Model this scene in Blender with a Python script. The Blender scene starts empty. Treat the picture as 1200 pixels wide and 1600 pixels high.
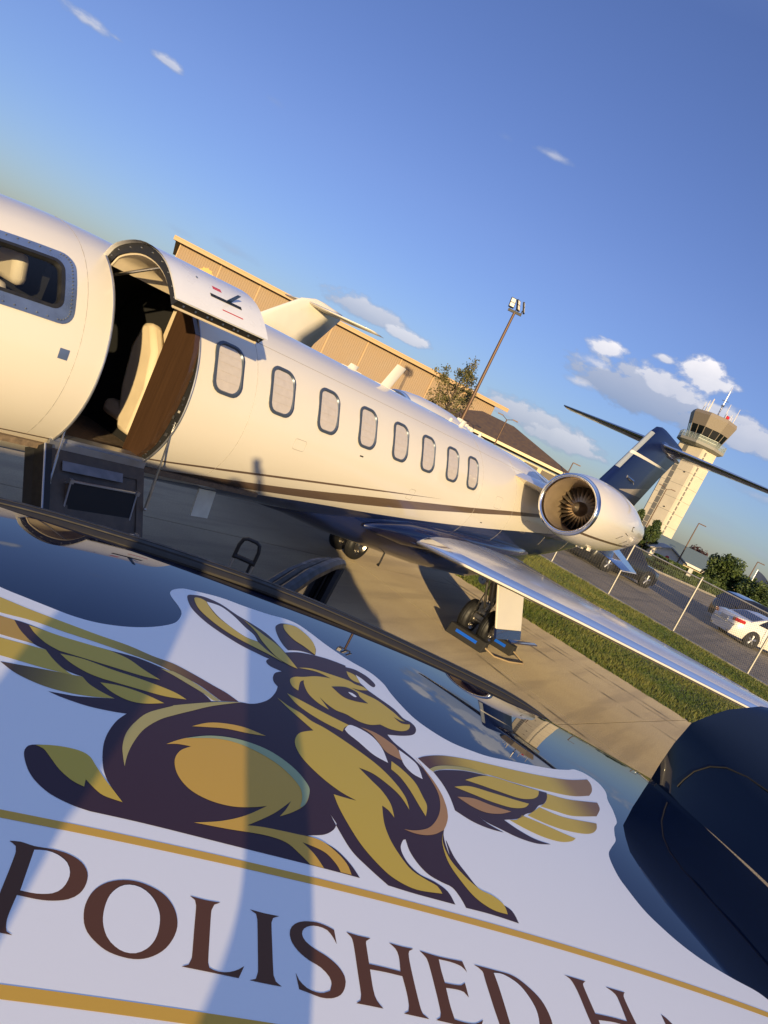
import bpy, bmesh, math, random
from mathutils import Vector, Matrix, geometry, noise as mnoise
import numpy as np
rnd = random.Random(7)
R = math.radians
sc = bpy.context.scene
COL = sc.collection

# ------------------------------------------------------------------ camera
H = 2.4
HEAD, PITCH, ROLL, FPX = R(32.0), R(7.4), R(26.0), 1150.0
cd = bpy.data.cameras.new('camera'); cam = bpy.data.objects.new('camera', cd); COL.objects.link(cam)
cd.sensor_fit = 'VERTICAL'; cd.sensor_height = 36.0; cd.lens = 36.0*FPX/1600.0
cd.clip_start = 0.02; cd.clip_end = 6000
fwd0 = Vector((math.cos(HEAD)*math.cos(PITCH), math.sin(HEAD)*math.cos(PITCH), -math.sin(PITCH)))
rt0 = Vector((math.sin(HEAD), -math.cos(HEAD), 0)); dn0 = fwd0.cross(rt0)
rt = rt0*math.cos(ROLL) - dn0*math.sin(ROLL)
dn = rt0*math.sin(ROLL) + dn0*math.cos(ROLL)
M = Matrix((rt, -dn, -fwd0)).transposed().to_4x4(); M.translation = Vector((0, 0, H))
cam.matrix_world = M
sc.camera = cam

# ------------------------------------------------------------------ sun, sky, exposure
SUN_AZ, SUN_EL = R(42.5+180), R(8.0)
sun_dir = Vector((math.cos(SUN_AZ)*math.cos(SUN_EL), math.sin(SUN_AZ)*math.cos(SUN_EL), math.sin(SUN_EL)))
sd = bpy.data.lights.new('sun', 'SUN'); sd.energy = 5.0; sd.angle = R(0.6); sd.color = (1.0, 0.755, 0.40)
so = bpy.data.objects.new('sun', sd); COL.objects.link(so)
so.rotation_euler = sun_dir.to_track_quat('Z', 'Y').to_euler()
sc.view_settings.view_transform = 'Standard'; sc.view_settings.look = 'None'
sc.view_settings.exposure = 0.37; sc.view_settings.gamma = 1.0; sc.view_settings.use_curve_mapping = False
W = bpy.data.worlds.new('World'); sc.world = W; W.use_nodes = True
wn = W.node_tree; wn.nodes.clear()
def N(nt, t, **k):
    n = nt.nodes.new(t)
    for a, v in k.items(): setattr(n, a, v)
    return n
def L(nt, a, b): nt.links.new(a, b)
def math_(nt, op, a, b=None, c=None, clamp=False):
    n = N(nt, 'ShaderNodeMath', operation=op); n.use_clamp = clamp
    for i, v in enumerate((a, b, c)):
        if v is None: continue
        if isinstance(v, (int, float)): n.inputs[i].default_value = v
        else: L(nt, v, n.inputs[i])
    return n.outputs[0]
def mixc(nt, f, a, b, bt='MIX'):
    n = N(nt, 'ShaderNodeMix', data_type='RGBA', blend_type=bt)
    for s, v in ((n.inputs[0], f), (n.inputs[6], a), (n.inputs[7], b)):
        if isinstance(v, (int, float)): s.default_value = v
        elif isinstance(v, tuple): s.default_value = v if len(v) == 4 else (*v, 1)
        else: L(nt, v, s)
    return n.outputs[2]
skyn = N(wn, 'ShaderNodeTexSky', sky_type='NISHITA'); skyn.sun_disc = False
skyn.sun_elevation = SUN_EL; skyn.sun_rotation = math.pi/2 - SUN_AZ
skyn.air_density = 1.0; skyn.dust_density = 0.4; skyn.ozone_density = 2.2
tc = N(wn, 'ShaderNodeTexCoord'); GEN = tc.outputs['Generated']
sep = N(wn, 'ShaderNodeSeparateXYZ'); L(wn, GEN, sep.inputs[0])
base = mixc(wn, 1.0, skyn.outputs[0], (0.76, 0.715, 1.10), 'MULTIPLY')
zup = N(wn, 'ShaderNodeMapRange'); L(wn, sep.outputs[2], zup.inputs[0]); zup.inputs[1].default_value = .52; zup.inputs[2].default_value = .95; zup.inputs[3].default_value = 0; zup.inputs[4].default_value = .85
base = mixc(wn, zup.outputs[0], base, (2.3, 3.2, 5.9))  # overhead sky lifted by an added blend, for extra fill light
n1 = N(wn, 'ShaderNodeTexNoise'); n1.inputs['Scale'].default_value = 20; n1.inputs['Detail'].default_value = 11; n1.inputs['Roughness'].default_value = 0.66
mp = N(wn, 'ShaderNodeMapping'); mp.inputs['Scale'].default_value = (1, 1, 1.9); L(wn, GEN, mp.inputs[0]); L(wn, mp.outputs[0], n1.inputs['Vector'])
n2 = N(wn, 'ShaderNodeTexNoise'); n2.inputs['Scale'].default_value = 42; n2.inputs['Detail'].default_value = 6; L(wn, mp.outputs[0], n2.inputs['Vector'])
nz = math_(wn, 'ADD', math_(wn, 'MULTIPLY', math_(wn, 'SUBTRACT', n1.outputs[0], 0.5), 2.6), math_(wn, 'MULTIPLY', math_(wn, 'SUBTRACT', n2.outputs[0], 0.5), 1.7))
# clouds: (azimuth, elevation, half width, half height in degrees, density, brightness)
CL = [
    (64.10, 13.24, 1.7, 0.5, 0.74, 0.6),
    (62.21, 13.33, 0.7, 0.2, 0.6, 0.5),
    (59.17, 13.76, 1.1, 0.42, 0.74, 0.6),
    (32.32, 20.79, 1.7, 0.42, 0.58, 0.7),
    (39.68, 5.65, 4.0, 0.9, 1.0, 0.4),
    (36.23, 5.34, 2.2, 0.7, 0.95, 0.65),
    (22.45, 10.80, 1.5, 0.75, 0.9, 0.95),
    (22.42, 9.56, 2.0, 0.6, 0.7, 0.8),
    (23.07, 7.84, 1.8, 0.5, 0.6, 0.7),
    (15.36, 11.52, 2.2, 1.15, 1.2, 0.95),
    (18.22, 8.80, 5.4, 1.7, 1.35, 0.22),
    (17.22, 10.19, 2.6, 1.2, 1.0, 0.7),
    (10.43, 8.91, 4.2, 1.3, 1.15, 0.5),
    (12.07, 9.88, 3.0, 0.8, 0.9, 0.6),
    (24.70, 3.82, 5.2, 1.1, 0.95, 0.38),
    (22.13, 3.46, 3.6, 1.0, 0.95, 0.45),
    (18.26, 11.71, 0.9, 0.4, 0.8, 0.8),
    (50.37, 5.23, 2.6, 0.5, 0.45, 0.5),
    (54.39, 4.67, 1.2, 0.35, 0.4, 0.6),
    (52.04, 15.25, 1.0, 0.35, 0.35, 0.7),
    (36.04, 20.50, 0.8, 0.35, 0.3, 0.8),
    (7.75, 2.27, 6.0, 0.8, 0.4, 0.6),
    (11.34, 2.98, 6.0, 0.6, 0.35, 0.6),
    (7.91, 5.69, 3.0, 0.6, 0.6, 0.5),
    (-3.86, 6.04, 9, 2, 1, 0.6),
    (75.58, -2.56, 8, 1.6, 0.8, 0.7),
    (82.46, -0.32, 6, 1.4, 0.8, 0.9),
    (4.89, 23.33, 5, 1.4, 0.9, 1.0),
]
dens = None; lum = None
for caz, cel, a, b, dn_, br in CL:
    c = Vector((math.cos(R(cel))*math.cos(R(caz)), math.cos(R(cel))*math.sin(R(caz)), math.sin(R(cel)))); e1 = Vector((0, 0, 1)).cross(c).normalized(); e2 = c.cross(e1)
    def dot(v):
        n = N(wn, 'ShaderNodeVectorMath', operation='DOT_PRODUCT'); L(wn, GEN, n.inputs[0]); n.inputs[1].default_value = v; return n.outputs['Value']
    u = math_(wn, 'DIVIDE', dot(e1), R(a)); v = math_(wn, 'DIVIDE', dot(e2), R(b))
    vv = math_(wn, 'MULTIPLY', v, math_(wn, 'ADD', 1.0, math_(wn, 'MULTIPLY', math_(wn, 'LESS_THAN', v, 0.0), 0.5)))
    d2 = math_(wn, 'ADD', math_(wn, 'MULTIPLY', u, u), math_(wn, 'MULTIPLY', vv, vv))
    m = math_(wn, 'SUBTRACT', 0.62+.28*dn_, math_(wn, 'MULTIPLY', math_(wn, 'SQRT', d2), 0.8))
    m = math_(wn, 'ADD', m, math_(wn, 'MULTIPLY', nz, 0.55))
    m = math_(wn, 'MULTIPLY', m, math_(wn, 'GREATER_THAN', dot(c), 0.0))
    m = math_(wn, 'MULTIPLY', m, min(1.1, dn_**1.6)*3.0, clamp=True)
    m = math_(wn, 'MULTIPLY', m, min(1.0, dn_+.15))
    l = math_(wn, 'MULTIPLY', m, math_(wn, 'ADD', br, math_(wn, 'MULTIPLY', v, 0.22)))
    dens = m if dens is None else math_(wn, 'MAXIMUM', dens, m)
    lum = l if lum is None else math_(wn, 'MAXIMUM', lum, l)
lum = math_(wn, 'MULTIPLY', lum, math_(wn, 'ADD', 1.0, math_(wn, 'MULTIPLY', nz, 0.12)))
CLOUD = 5.2
cc = N(wn, 'ShaderNodeCombineXYZ'); L(wn, math_(wn, 'MULTIPLY', math_(wn, 'ADD', math_(wn, 'MULTIPLY', lum, .88), .30), CLOUD), cc.inputs[0])
L(wn, math_(wn, 'MULTIPLY', math_(wn, 'ADD', math_(wn, 'MULTIPLY', lum, .74), .40), CLOUD), cc.inputs[1])
L(wn, math_(wn, 'MULTIPLY', math_(wn, 'ADD', math_(wn, 'MULTIPLY', lum, .54), .62), CLOUD), cc.inputs[2])
dens = math_(wn, 'MULTIPLY', dens, .85, clamp=True)
zlo = N(wn, 'ShaderNodeMapRange'); L(wn, sep.outputs[2], zlo.inputs[0]); zlo.inputs[1].default_value = 0; zlo.inputs[2].default_value = .26; zlo.inputs[3].default_value = 1; zlo.inputs[4].default_value = 0
base = mixc(wn, zlo.outputs[0], base, mixc(wn, 1.0, base, (.70, .89, .97), 'MULTIPLY'))
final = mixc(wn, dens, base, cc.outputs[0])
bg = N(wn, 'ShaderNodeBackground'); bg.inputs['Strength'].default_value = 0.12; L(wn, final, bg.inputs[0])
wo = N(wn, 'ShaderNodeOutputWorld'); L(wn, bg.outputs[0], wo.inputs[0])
sc.cycles.max_bounces = 8; sc.cycles.glossy_bounces = 4; sc.cycles.transparent_max_bounces = 12
try: sc.cycles.use_denoising = True
except Exception: pass

# ------------------------------------------------------------------ materials
MATS = {}
def mat(name, col=(.5, .5, .5), rough=.5, metal=0., coat=0., var=0., vs=8., bump=0., bs=40., emis=None, spec=.5, fn=None, coatr=.03, dr=0.):
    if name in MATS: return MATS[name]
    m = bpy.data.materials.new(name); m.use_nodes = True; nt = m.node_tree
    b = nt.nodes['Principled BSDF']
    b.inputs['Base Color'].default_value = (*col, 1); b.inputs['Roughness'].default_value = rough; b.inputs['Metallic'].default_value = metal
    b.inputs['Coat Weight'].default_value = coat; b.inputs['Coat Roughness'].default_value = coatr; b.inputs['Specular IOR Level'].default_value = spec
    b.inputs['Diffuse Roughness'].default_value = dr
    if var or bump:
        t = N(nt, 'ShaderNodeTexCoord')
    if var:
        n = N(nt, 'ShaderNodeTexNoise'); n.inputs['Scale'].default_value = vs; n.inputs['Detail'].default_value = 5; L(nt, t.outputs['Object'], n.inputs['Vector'])
        f = N(nt, 'ShaderNodeMapRange'); L(nt, n.outputs[0], f.inputs[0]); f.inputs[1].default_value = .3; f.inputs[2].default_value = .7
        f.inputs[3].default_value = 1-var; f.inputs[4].default_value = 1+var
        v = N(nt, 'ShaderNodeVectorMath', operation='SCALE'); v.inputs[0].default_value = col; L(nt, f.outputs[0], v.inputs['Scale']); L(nt, v.outputs[0], b.inputs['Base Color'])
        L(nt, math_(nt, 'MULTIPLY', math_(nt, 'ADD', n.outputs[0], .5), rough), b.inputs['Roughness'])
    if bump:
        n = N(nt, 'ShaderNodeTexNoise'); n.inputs['Scale'].default_value = bs; n.inputs['Detail'].default_value = 4; L(nt, t.outputs['Object'], n.inputs['Vector'])
        bp = N(nt, 'ShaderNodeBump'); bp.inputs['Strength'].default_value = bump; bp.inputs['Distance'].default_value = .01; L(nt, n.outputs[0], bp.inputs['Height']); L(nt, bp.outputs[0], b.inputs['Normal'])
    if emis: b.inputs['Emission Color'].default_value = (*emis[:3], 1); b.inputs['Emission Strength'].default_value = emis[3]
    if fn: fn(nt, b)
    MATS[name] = m; return m

# ------------------------------------------------------------------ mesh helpers
class MB:
    def __init__(s): s.v = []; s.f = []; s.m = []; s.cur = 0
    def add(s, vs, fs):
        o = len(s.v); s.v += [tuple(p) for p in vs]; s.f += [tuple(i+o for i in f) for f in fs]; s.m += [s.cur]*len(fs); return s
    def box(s, c, d, rz=0, mtx=None):
        x, y, z = d[0]/2, d[1]/2, d[2]/2
        vs = [Vector((i*x, j*y, k*z)) for i in (-1, 1) for j in (-1, 1) for k in (-1, 1)]
        if mtx is None: mtx = Matrix.Rotation(rz, 3, 'Z')
        vs = [mtx @ v + Vector(c) for v in vs]
        return s.add(vs, [(0, 1, 3, 2), (4, 6, 7, 5), (0, 4, 5, 1), (2, 3, 7, 6), (0, 2, 6, 4), (1, 5, 7, 3)])
    def tube(s, pts, rad, n=8, cap=True, closed=False):
        pts = [Vector(p) for p in pts]; rads = rad if isinstance(rad, (list, tuple)) else [rad]*len(pts)
        rings = []; up = None
        for i, p in enumerate(pts):
            a = pts[i-1] if (i > 0 or closed) else p; b = pts[(i+1) % len(pts)] if (i < len(pts)-1 or closed) else p
            t = (b-a).normalized()
            if up is None:
                up = Vector((0, 0, 1)) if abs(t.z) < .9 else Vector((1, 0, 0))
            x = t.cross(up).normalized(); up = x.cross(t).normalized()
            rings.append([p + (x*math.cos(2*math.pi*k/n) + up*math.sin(2*math.pi*k/n))*rads[i] for k in range(n)])
        return s.loft(rings, cap=cap and not closed, closed=closed)
    def loft(s, rings, cap=True, closed=False, ring_closed=True):
        n = len(rings[0]); vs = [p for r in rings for p in r]; fs = []
        m = len(rings)
        for i in range(m if closed else m-1):
            for k in range(n if ring_closed else n-1):
                a = i*n+k; b = i*n+(k+1) % n; c = ((i+1) % m)*n+(k+1) % n; d = ((i+1) % m)*n+k
                fs.append((a, b, c, d))
        if cap and ring_closed:
            fs.append(tuple(range(n-1, -1, -1))); fs.append(tuple((m-1)*n+k for k in range(n)))
        return s.add(vs, fs)
    def grid(s, fn, us, vs_):
        P = [[fn(u, v) for v in vs_] for u in us]
        return s.loft(P, cap=False, ring_closed=False)
    def prism(s, poly, o, ex, ey, ez, t):
        o, ex, ey, ez = map(Vector, (o, ex, ey, ez)); n = len(poly)
        a = [o+ex*p[0]+ey*p[1] for p in poly]; b = [p+ez*t for p in a]
        return s.add(a+b, [tuple(range(n-1, -1, -1)), tuple(range(n, 2*n))]+[(i, (i+1) % n, n+(i+1) % n, n+i) for i in range(n)])
    def sphere(s, c, r, n=12, sc_=(1, 1, 1)):
        c = Vector(c); rings = []
        for i in range(1, n//2):
            a = math.pi*i/(n//2); rings.append([c+Vector((math.sin(a)*math.cos(2*math.pi*k/n)*r*sc_[0], math.sin(a)*math.sin(2*math.pi*k/n)*r*sc_[1], math.cos(a)*r*sc_[2])) for k in range(n)])
        return s.loft(rings)
    def lathe(s, prof, c, axis='X', n=32, cap=False):
        c = Vector(c); rings = []
        for x, r in prof:
            ring = []
            for k in range(n):
                a = 2*math.pi*k/n; p, q = math.cos(a)*r, math.sin(a)*r
                ring.append(c+(Vector((x, p, q)) if axis == 'X' else Vector((p, x, q)) if axis == 'Y' else Vector((p, q, x))))
            rings.append(ring)
        return s.loft(rings, cap=cap)
def root(name, label, cat, loc=(0, 0, 0), rz=0, group=None):
    o = bpy.data.objects.new(name, None); COL.objects.link(o); o.location = loc; o.rotation_euler = (0, 0, rz)
    o.empty_display_size = .2; o['label'] = label; o['category'] = cat
    if group: o['group'] = group
    return o
def obj(name, mb, m, parent=None, smooth=False, sub=0, bevel=0, world=False, label=None, normals=None):
    vs = mb.v
    if world and parent is not None:
        r = parent
        off = Vector(r.location)
        while r.parent: r = r.parent; off += Vector(r.location)
        vs = [(v[0]-off.x, v[1]-off.y, v[2]-off.z) for v in vs]
    me = bpy.data.meshes.new(name); me.from_pydata(vs, [], mb.f); me.validate(); 
    ms = m if isinstance(m, (list, tuple)) else [m]
    for x in ms: me.materials.append(x)
    if len(ms) > 1 and len(me.polygons) == len(mb.m): me.polygons.foreach_set('material_index', mb.m)
    o = bpy.data.objects.new(name, me); COL.objects.link(o)
    if parent is not None: o.parent = parent
    bm = bmesh.new(); bm.from_mesh(me); bmesh.ops.remove_doubles(bm, verts=bm.verts, dist=1e-5); bmesh.ops.recalc_face_normals(bm, faces=bm.faces); bm.to_mesh(me); bm.free()
    if smooth:
        me.polygons.foreach_set('use_smooth', [True]*len(me.polygons))
        if smooth != 'all':
            try: me.set_sharp_from_angle(angle=R(38))
            except Exception: pass
    if bevel:
        b = o.modifiers.new('bevel', 'BEVEL'); b.width = bevel; b.segments = 2; b.limit_method = 'ANGLE'
    if sub:
        b = o.modifiers.new('sub', 'SUBSURF'); b.levels = sub; b.render_levels = sub
    if label: o['label'] = label
    return o
def top(o, label, cat, group=None):
    o['label'] = label; o['category'] = cat
    if group: o['group'] = group
    return o
def struct(o): o['kind'] = 'structure'; return o
def stuff(o): o['kind'] = 'stuff'; return o
def copy_tree(o, parent=None):
    c = o.copy(); COL.objects.link(c); c.parent = parent
    for ch in list(o.children): copy_tree(ch, c)
    return c
def interp(x, T):
    if x <= T[0][0]: return T[0][1]
    for (a, b), (c, d) in zip(T, T[1:]):
        if x <= c: return b+(d-b)*(x-a)/(c-a)
    return T[-1][1]
def sinterp(x, T):   # smooth (Catmull-Rom) interpolation of a table
    if x <= T[0][0]: return T[0][1]
    if x >= T[-1][0]: return T[-1][1]
    for i in range(len(T)-1):
        if x <= T[i+1][0]:
            x0, y0 = T[i]; x1, y1 = T[i+1]
            m0 = (T[i+1][1]-T[i-1][1])/(T[i+1][0]-T[i-1][0]) if i > 0 else (y1-y0)/(x1-x0)
            m1 = (T[i+2][1]-T[i][1])/(T[i+2][0]-T[i][0]) if i+2 < len(T) else (y1-y0)/(x1-x0)
            h = x1-x0; t = (x-x0)/h
            return (2*t**3-3*t**2+1)*y0+(t**3-2*t**2+t)*h*m0+(-2*t**3+3*t**2)*y1+(t**3-t**2)*h*m1
def rrect(w, h, r, n=5, sub=0):
    P = []
    for cx, cy, a0 in ((w/2-r, h/2-r, 0), (-w/2+r, h/2-r, 90), (-w/2+r, -h/2+r, 180), (w/2-r, -h/2+r, 270)):
        for k in range(n+1):
            a = R(a0+90*k/n); P.append((cx+r*math.cos(a), cy+r*math.sin(a)))
    if sub:
        Q = []
        for i, p in enumerate(P):
            q = P[(i+1) % len(P)]; k = sub if i % (n+1) == n else 1
            Q += [(p[0]+(q[0]-p[0])*j/k, p[1]+(q[1]-p[1])*j/k) for j in range(k)]
        P = Q
    return P

# ================================================================== GROUND
def edge_x(y): return 13.03+.068*(y-1.08)
def fence_x(y): return 24.56+.175*(y-1.5)
def ground_mat(nt, b, c1, c2, sc1, sc2, bumps=.3, dark=None, dust=None):
    t = N(nt, 'ShaderNodeTexCoord'); o = t.outputs['Object']
    a = N(nt, 'ShaderNodeTexNoise'); a.inputs['Scale'].default_value = sc1; a.inputs['Detail'].default_value = 8; a.inputs['Roughness'].default_value = .65; L(nt, o, a.inputs[0])
    f = N(nt, 'ShaderNodeTexNoise'); f.inputs['Scale'].default_value = sc2; f.inputs['Detail'].default_value = 6; L(nt, o, f.inputs[0])
    r = N(nt, 'ShaderNodeMapRange'); L(nt, a.outputs[0], r.inputs[0]); r.inputs[1].default_value = .35; r.inputs[2].default_value = .65
    c = mixc(nt, r.outputs[0], c1, c2)
    r2 = N(nt, 'ShaderNodeMapRange'); L(nt, f.outputs[0], r2.inputs[0]); r2.inputs[1].default_value = .3; r2.inputs[2].default_value = .7; r2.inputs[3].default_value = .78; r2.inputs[4].default_value = 1.2
    v = N(nt, 'ShaderNodeVectorMath', operation='SCALE'); L(nt, c, v.inputs[0]); L(nt, r2.outputs[0], v.inputs['Scale'])
    out = v.outputs[0]
    if dark:
        s = N(nt, 'ShaderNodeMapping'); s.inputs['Scale'].default_value = dark[:3]; s.inputs['Rotation'].default_value = (0, 0, dark[3]); L(nt, o, s.inputs[0])
        k = N(nt, 'ShaderNodeTexNoise'); k.inputs['Scale'].default_value = 1; k.inputs['Detail'].default_value = 5; L(nt, s.outputs[0], k.inputs[0])
        kr = N(nt, 'ShaderNodeMapRange'); L(nt, k.outputs[0], kr.inputs[0]); kr.inputs[1].default_value = .50; kr.inputs[2].default_value = .62; kr.inputs[3].default_value = 0; kr.inputs[4].default_value = dark[4]
        out = mixc(nt, kr.outputs[0], out, dark[5])
    L(nt, out, b.inputs['Base Color'])
    bp = N(nt, 'ShaderNodeBump'); bp.inputs['Strength'].default_value = bumps; bp.inputs['Distance'].default_value = .01; L(nt, f.outputs[0], bp.inputs['Height']); L(nt, bp.outputs[0], b.inputs['Normal'])
m_conc = mat('concrete', rough=.8, dr=1., fn=lambda nt, b: ground_mat(nt, b, (.37, .305, .19), (.29, .235, .15), .45, 60, .5, dark=(.35, 3.0, 1, R(-6), .4, (.18, .145, .10, 1))))
m_joint = mat('joint_filler', (.10, .088, .075), .9)
m_asph = mat('asphalt', rough=.7, dr=1., fn=lambda nt, b: ground_mat(nt, b, (.125, .108, .088), (.085, .075, .064), .25, 55, .5, dark=(.10, 2.4, 1, R(60), .65, (.05, .046, .042, 1))))
m_soil = mat('grass_soil', rough=.95, dr=1., fn=lambda nt, b: ground_mat(nt, b, (.075, .085, .022), (.115, .10, .038), .8, 30, .8))
m_lawn = mat('lawn', rough=.9, fn=lambda nt, b: ground_mat(nt, b, (.07, .095, .02), (.10, .11, .03), .3, 12, .8))
m_kerb = mat('kerb_concrete', (.30, .27, .22), .85, var=.2, vs=3, bump=.3)
g = MB().add([(-3000, -3000, -.06), (3000, -3000, -.06), (3000, 3000, -.06), (-3000, 3000, -.06)], [(0, 1, 2, 3)])
struct(obj('ground', g, m_lawn))
# apron: base sheet plus slabs with recessed joints
def clip(poly, f):      # keep where f(p) >= 0
    out = []
    for i, p in enumerate(poly):
        q = poly[(i+1) % len(poly)]; a, b = f(p), f(q)
        if a >= 0: out.append(p)
        if a*b < 0: t = a/(a-b); out.append((p[0]+(q[0]-p[0])*t, p[1]+(q[1]-p[1])*t))
    return out
apron = struct(obj('apron', MB().add([(-90, -60, -.02), (edge_x(-60), -60, -.02), (edge_x(80), 80, -.02), (-90, 80, -.02)], [(0, 1, 2, 3)]), m_joint))
GA = R(-9); gu = Vector((math.cos(GA), math.sin(GA))); gv = Vector((-gu.y, gu.x)); G0 = Vector((8.97, 1.85)); SL = 4.25
for i in range(-7, 3):
    for j in range(-6, 8):
        q = [(0, 0), (1, 0), (1, 1), (0, 1)]; P = []
        for a, b_ in q:
            p = G0+gu*((i+a)*SL+(.006 if a == 0 else -.006))+gv*((j+b_)*SL+(.006 if b_ == 0 else -.006)); P.append((p.x, p.y))
        P = clip(P, lambda p: edge_x(p[1])-p[0])
        if len(P) < 3: continue
        zt = rnd.uniform(-.0015, .0015); n = len(P)
        mb = MB().add([(p[0], p[1], zt) for p in P]+[(p[0], p[1], -.019) for p in P], [tuple(range(n))]+[(k, (k+1) % n, n+(k+1) % n, n+k) for k in range(n)])
        o = obj('slab', mb, m_conc, apron)
# rubber marks left by tyres, running along the edge of the apron
def mark_fn(nt, b):
    t = N(nt, 'ShaderNodeTexCoord'); n = N(nt, 'ShaderNodeTexNoise'); n.inputs['Scale'].default_value = 2.2; n.inputs['Detail'].default_value = 8; L(nt, t.outputs['Object'], n.inputs[0])
    r = N(nt, 'ShaderNodeMapRange'); L(nt, n.outputs[0], r.inputs[0]); r.inputs[1].default_value = .40; r.inputs[2].default_value = .62; r.inputs[3].default_value = .0; r.inputs[4].default_value = .42; L(nt, r.outputs[0], b.inputs['Alpha'])
m_mark = mat('tyre_rubber_mark', (.10, .085, .065), .8, fn=mark_fn)
for off, w_, y0_, y1_, bend in ((.75, .10, -4, 7, .0), (1.0, .08, -4, 6, .0), (1.75, .10, -5, 4, .1), (3.6, .07, -3, 3.5, .8)):
    mb = MB(); rows = []
    for k in range(13):
        y = y0_+(y1_-y0_)*k/12; x = edge_x(y)-off-bend*math.sin(k/12*2.5); rows.append([Vector((x-w_/2, y, .0045)), Vector((x+w_/2, y, .0045))])
    mb.loft(rows, cap=False, ring_closed=False); obj('tyre_mark', mb, m_mark, apron)
def crack(pts, w_=.006):
    r_ = random.Random(int(pts[0][0]*100)); P = []
    for a, b_ in zip(pts, pts[1:]):
        for k in range(14): t = k/14; P.append(Vector((a[0]+(b_[0]-a[0])*t+r_.gauss(0, .012), a[1]+(b_[1]-a[1])*t+r_.gauss(0, .012), .0025)))
    mb = MB(); mb.tube(P, w_, 3); obj('crack', mb, m_joint, apron)

rest = MB()   # the same concrete beyond the slabs that can be told apart
for i in range(-22, 3):
    for j in range(-14, 19):
        if -7 <= i < 3 and -6 <= j < 8: continue
        P = []
        for a, b_ in ((0, 0), (1, 0), (1, 1), (0, 1)):
            p = G0+gu*((i+a)*SL+(.006 if a == 0 else -.006))+gv*((j+b_)*SL+(.006 if b_ == 0 else -.006)); P.append((p.x, p.y))
        P = clip(P, lambda p: edge_x(p[1])-p[0])
        if len(P) < 3: continue
        rest.add([(p[0], p[1], -.001) for p in P], [tuple(range(len(P)))])
stuff(obj('slab', rest, m_conc, apron))
# grass strip between the apron and the fence
gs = MB()
ys = [-40+2*k for k in range(60)]
gs.loft([[Vector((edge_x(y)+.0+(fence_x(y)-.12-edge_x(y))*t, y, -.035+.03*math.sin(t*math.pi)+.012*mnoise.noise(Vector((t*9, y*.7, 0))))) for t in [k/14 for k in range(15)]] for y in ys], cap=False, ring_closed=False)
struct(obj('grass_strip', gs, m_soil, smooth=True))
def m_blade_fn(nt, b):
    a = N(nt, 'ShaderNodeAttribute'); a.attribute_name = 'tint'
    c = mixc(nt, a.outputs['Fac'], (.065, .105, .012, 1), (.24, .225, .055, 1)); L(nt, c, b.inputs['Base Color'])
m_blade = mat('grass_blade', rough=.6, dr=1., fn=m_blade_fn)
rs = np.random.RandomState(3)
def grass(name, n, fx, hmin, hmax, ylo, yhi, xlo, xhi):
    y = rs.uniform(ylo, yhi, n); t = rs.uniform(0, 1, n); x = np.array([fx(b, a) for a, b in zip(t, y)])
    clump = np.array([mnoise.noise(Vector((a*.9, b*.9, 0))) for a, b in zip(x, y)])
    h = rs.uniform(hmin, hmax, n)*(1+.7*np.clip(clump, -.6, 1)); a = rs.uniform(0, 6.28, n); w = rs.uniform(.006, .013, n); ln = rs.normal(0, .035, (n, 2))
    z0 = -.02
    V = np.zeros((n, 3, 3)); V[:, 0] = np.c_[x-w*np.cos(a), y-w*np.sin(a), np.full(n, z0)]; V[:, 1] = np.c_[x+w*np.cos(a), y+w*np.sin(a), np.full(n, z0)]; V[:, 2] = np.c_[x+ln[:, 0], y+ln[:, 1], z0+h]
    me = bpy.data.meshes.new(name); me.vertices.add(3*n); me.vertices.foreach_set('co', V.ravel()); me.loops.add(3*n); me.loops.foreach_set('vertex_index', np.arange(3*n)); me.polygons.add(n); me.polygons.foreach_set('loop_start', np.arange(0, 3*n, 3)); me.update(calc_edges=True)
    at = me.attributes.new('tint', 'FLOAT', 'POINT'); at.data.foreach_set('value', np.repeat(np.clip(.40+.5*clump+.45*np.array([mnoise.noise(Vector((a*.25+5, b*.35, 7))) for a, b in zip(x, y)])+rs.normal(0, .22, n), 0, 1), 3))
    me.materials.append(m_blade); o = bpy.data.objects.new(name, me); COL.objects.link(o); return stuff(o)
o = grass('grass', 230000, lambda y, t: edge_x(y)-.05+.09*mnoise.noise(Vector((y*2.3, 0, 0)))+.05*mnoise.noise(Vector((y*9, 3, 0)))+(fence_x(y)-.1-edge_x(y)-.05)*(t**1.3), .035, .085, -6, 14, 0, 0)
o['label'] = 'mown green and straw coloured grass between the concrete apron and the fence'; o['category'] = 'grass'
# parking road beyond the fence with a kerb of its own, then lawn
fy = [-60, 60]
struct(obj('parking_road', MB().add([(fence_x(-60)+.22, -60, -.004), (170, -60, -.004), (170, 60, -.004), (fence_x(60)+.22, 60, -.004)], [(0, 1, 2, 3)]), m_asph))
kb = MB(); kb.loft([[Vector((fence_x(y)-.12, y, -.05)), Vector((fence_x(y)-.12, y, .02)), Vector((fence_x(y)+.22, y, .02)), Vector((fence_x(y)+.22, y, -.05))] for y in range(-40, 42, 2)])
struct(obj('fence_kerb', kb, m_kerb))
kl = [(28, 25.2), (40, 21), (50, 17.4), (62.7, 12.9), (72.4, 9.5), (85, 5.2), (110, -3), (170, -24)]
kb = MB(); kb.loft([[Vector((x, y, -.05)), Vector((x, y, .14)), Vector((x+.12, y+.33, .14)), Vector((x+.12, y+.33, -.05))] for x, y in kl])
struct(obj('road_kerb', kb, m_kerb))
lw = MB(); lw.loft([[Vector((x+.12+d*.35, y+.33+d*.94, .12+zz)) for d, zz in ((0, 0), (6, .12), (18, .3), (60, .2), (400, 0))] for x, y in kl], cap=False, ring_closed=False)
struct(obj('far_lawn', lw, m_lawn, smooth=True))

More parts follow.
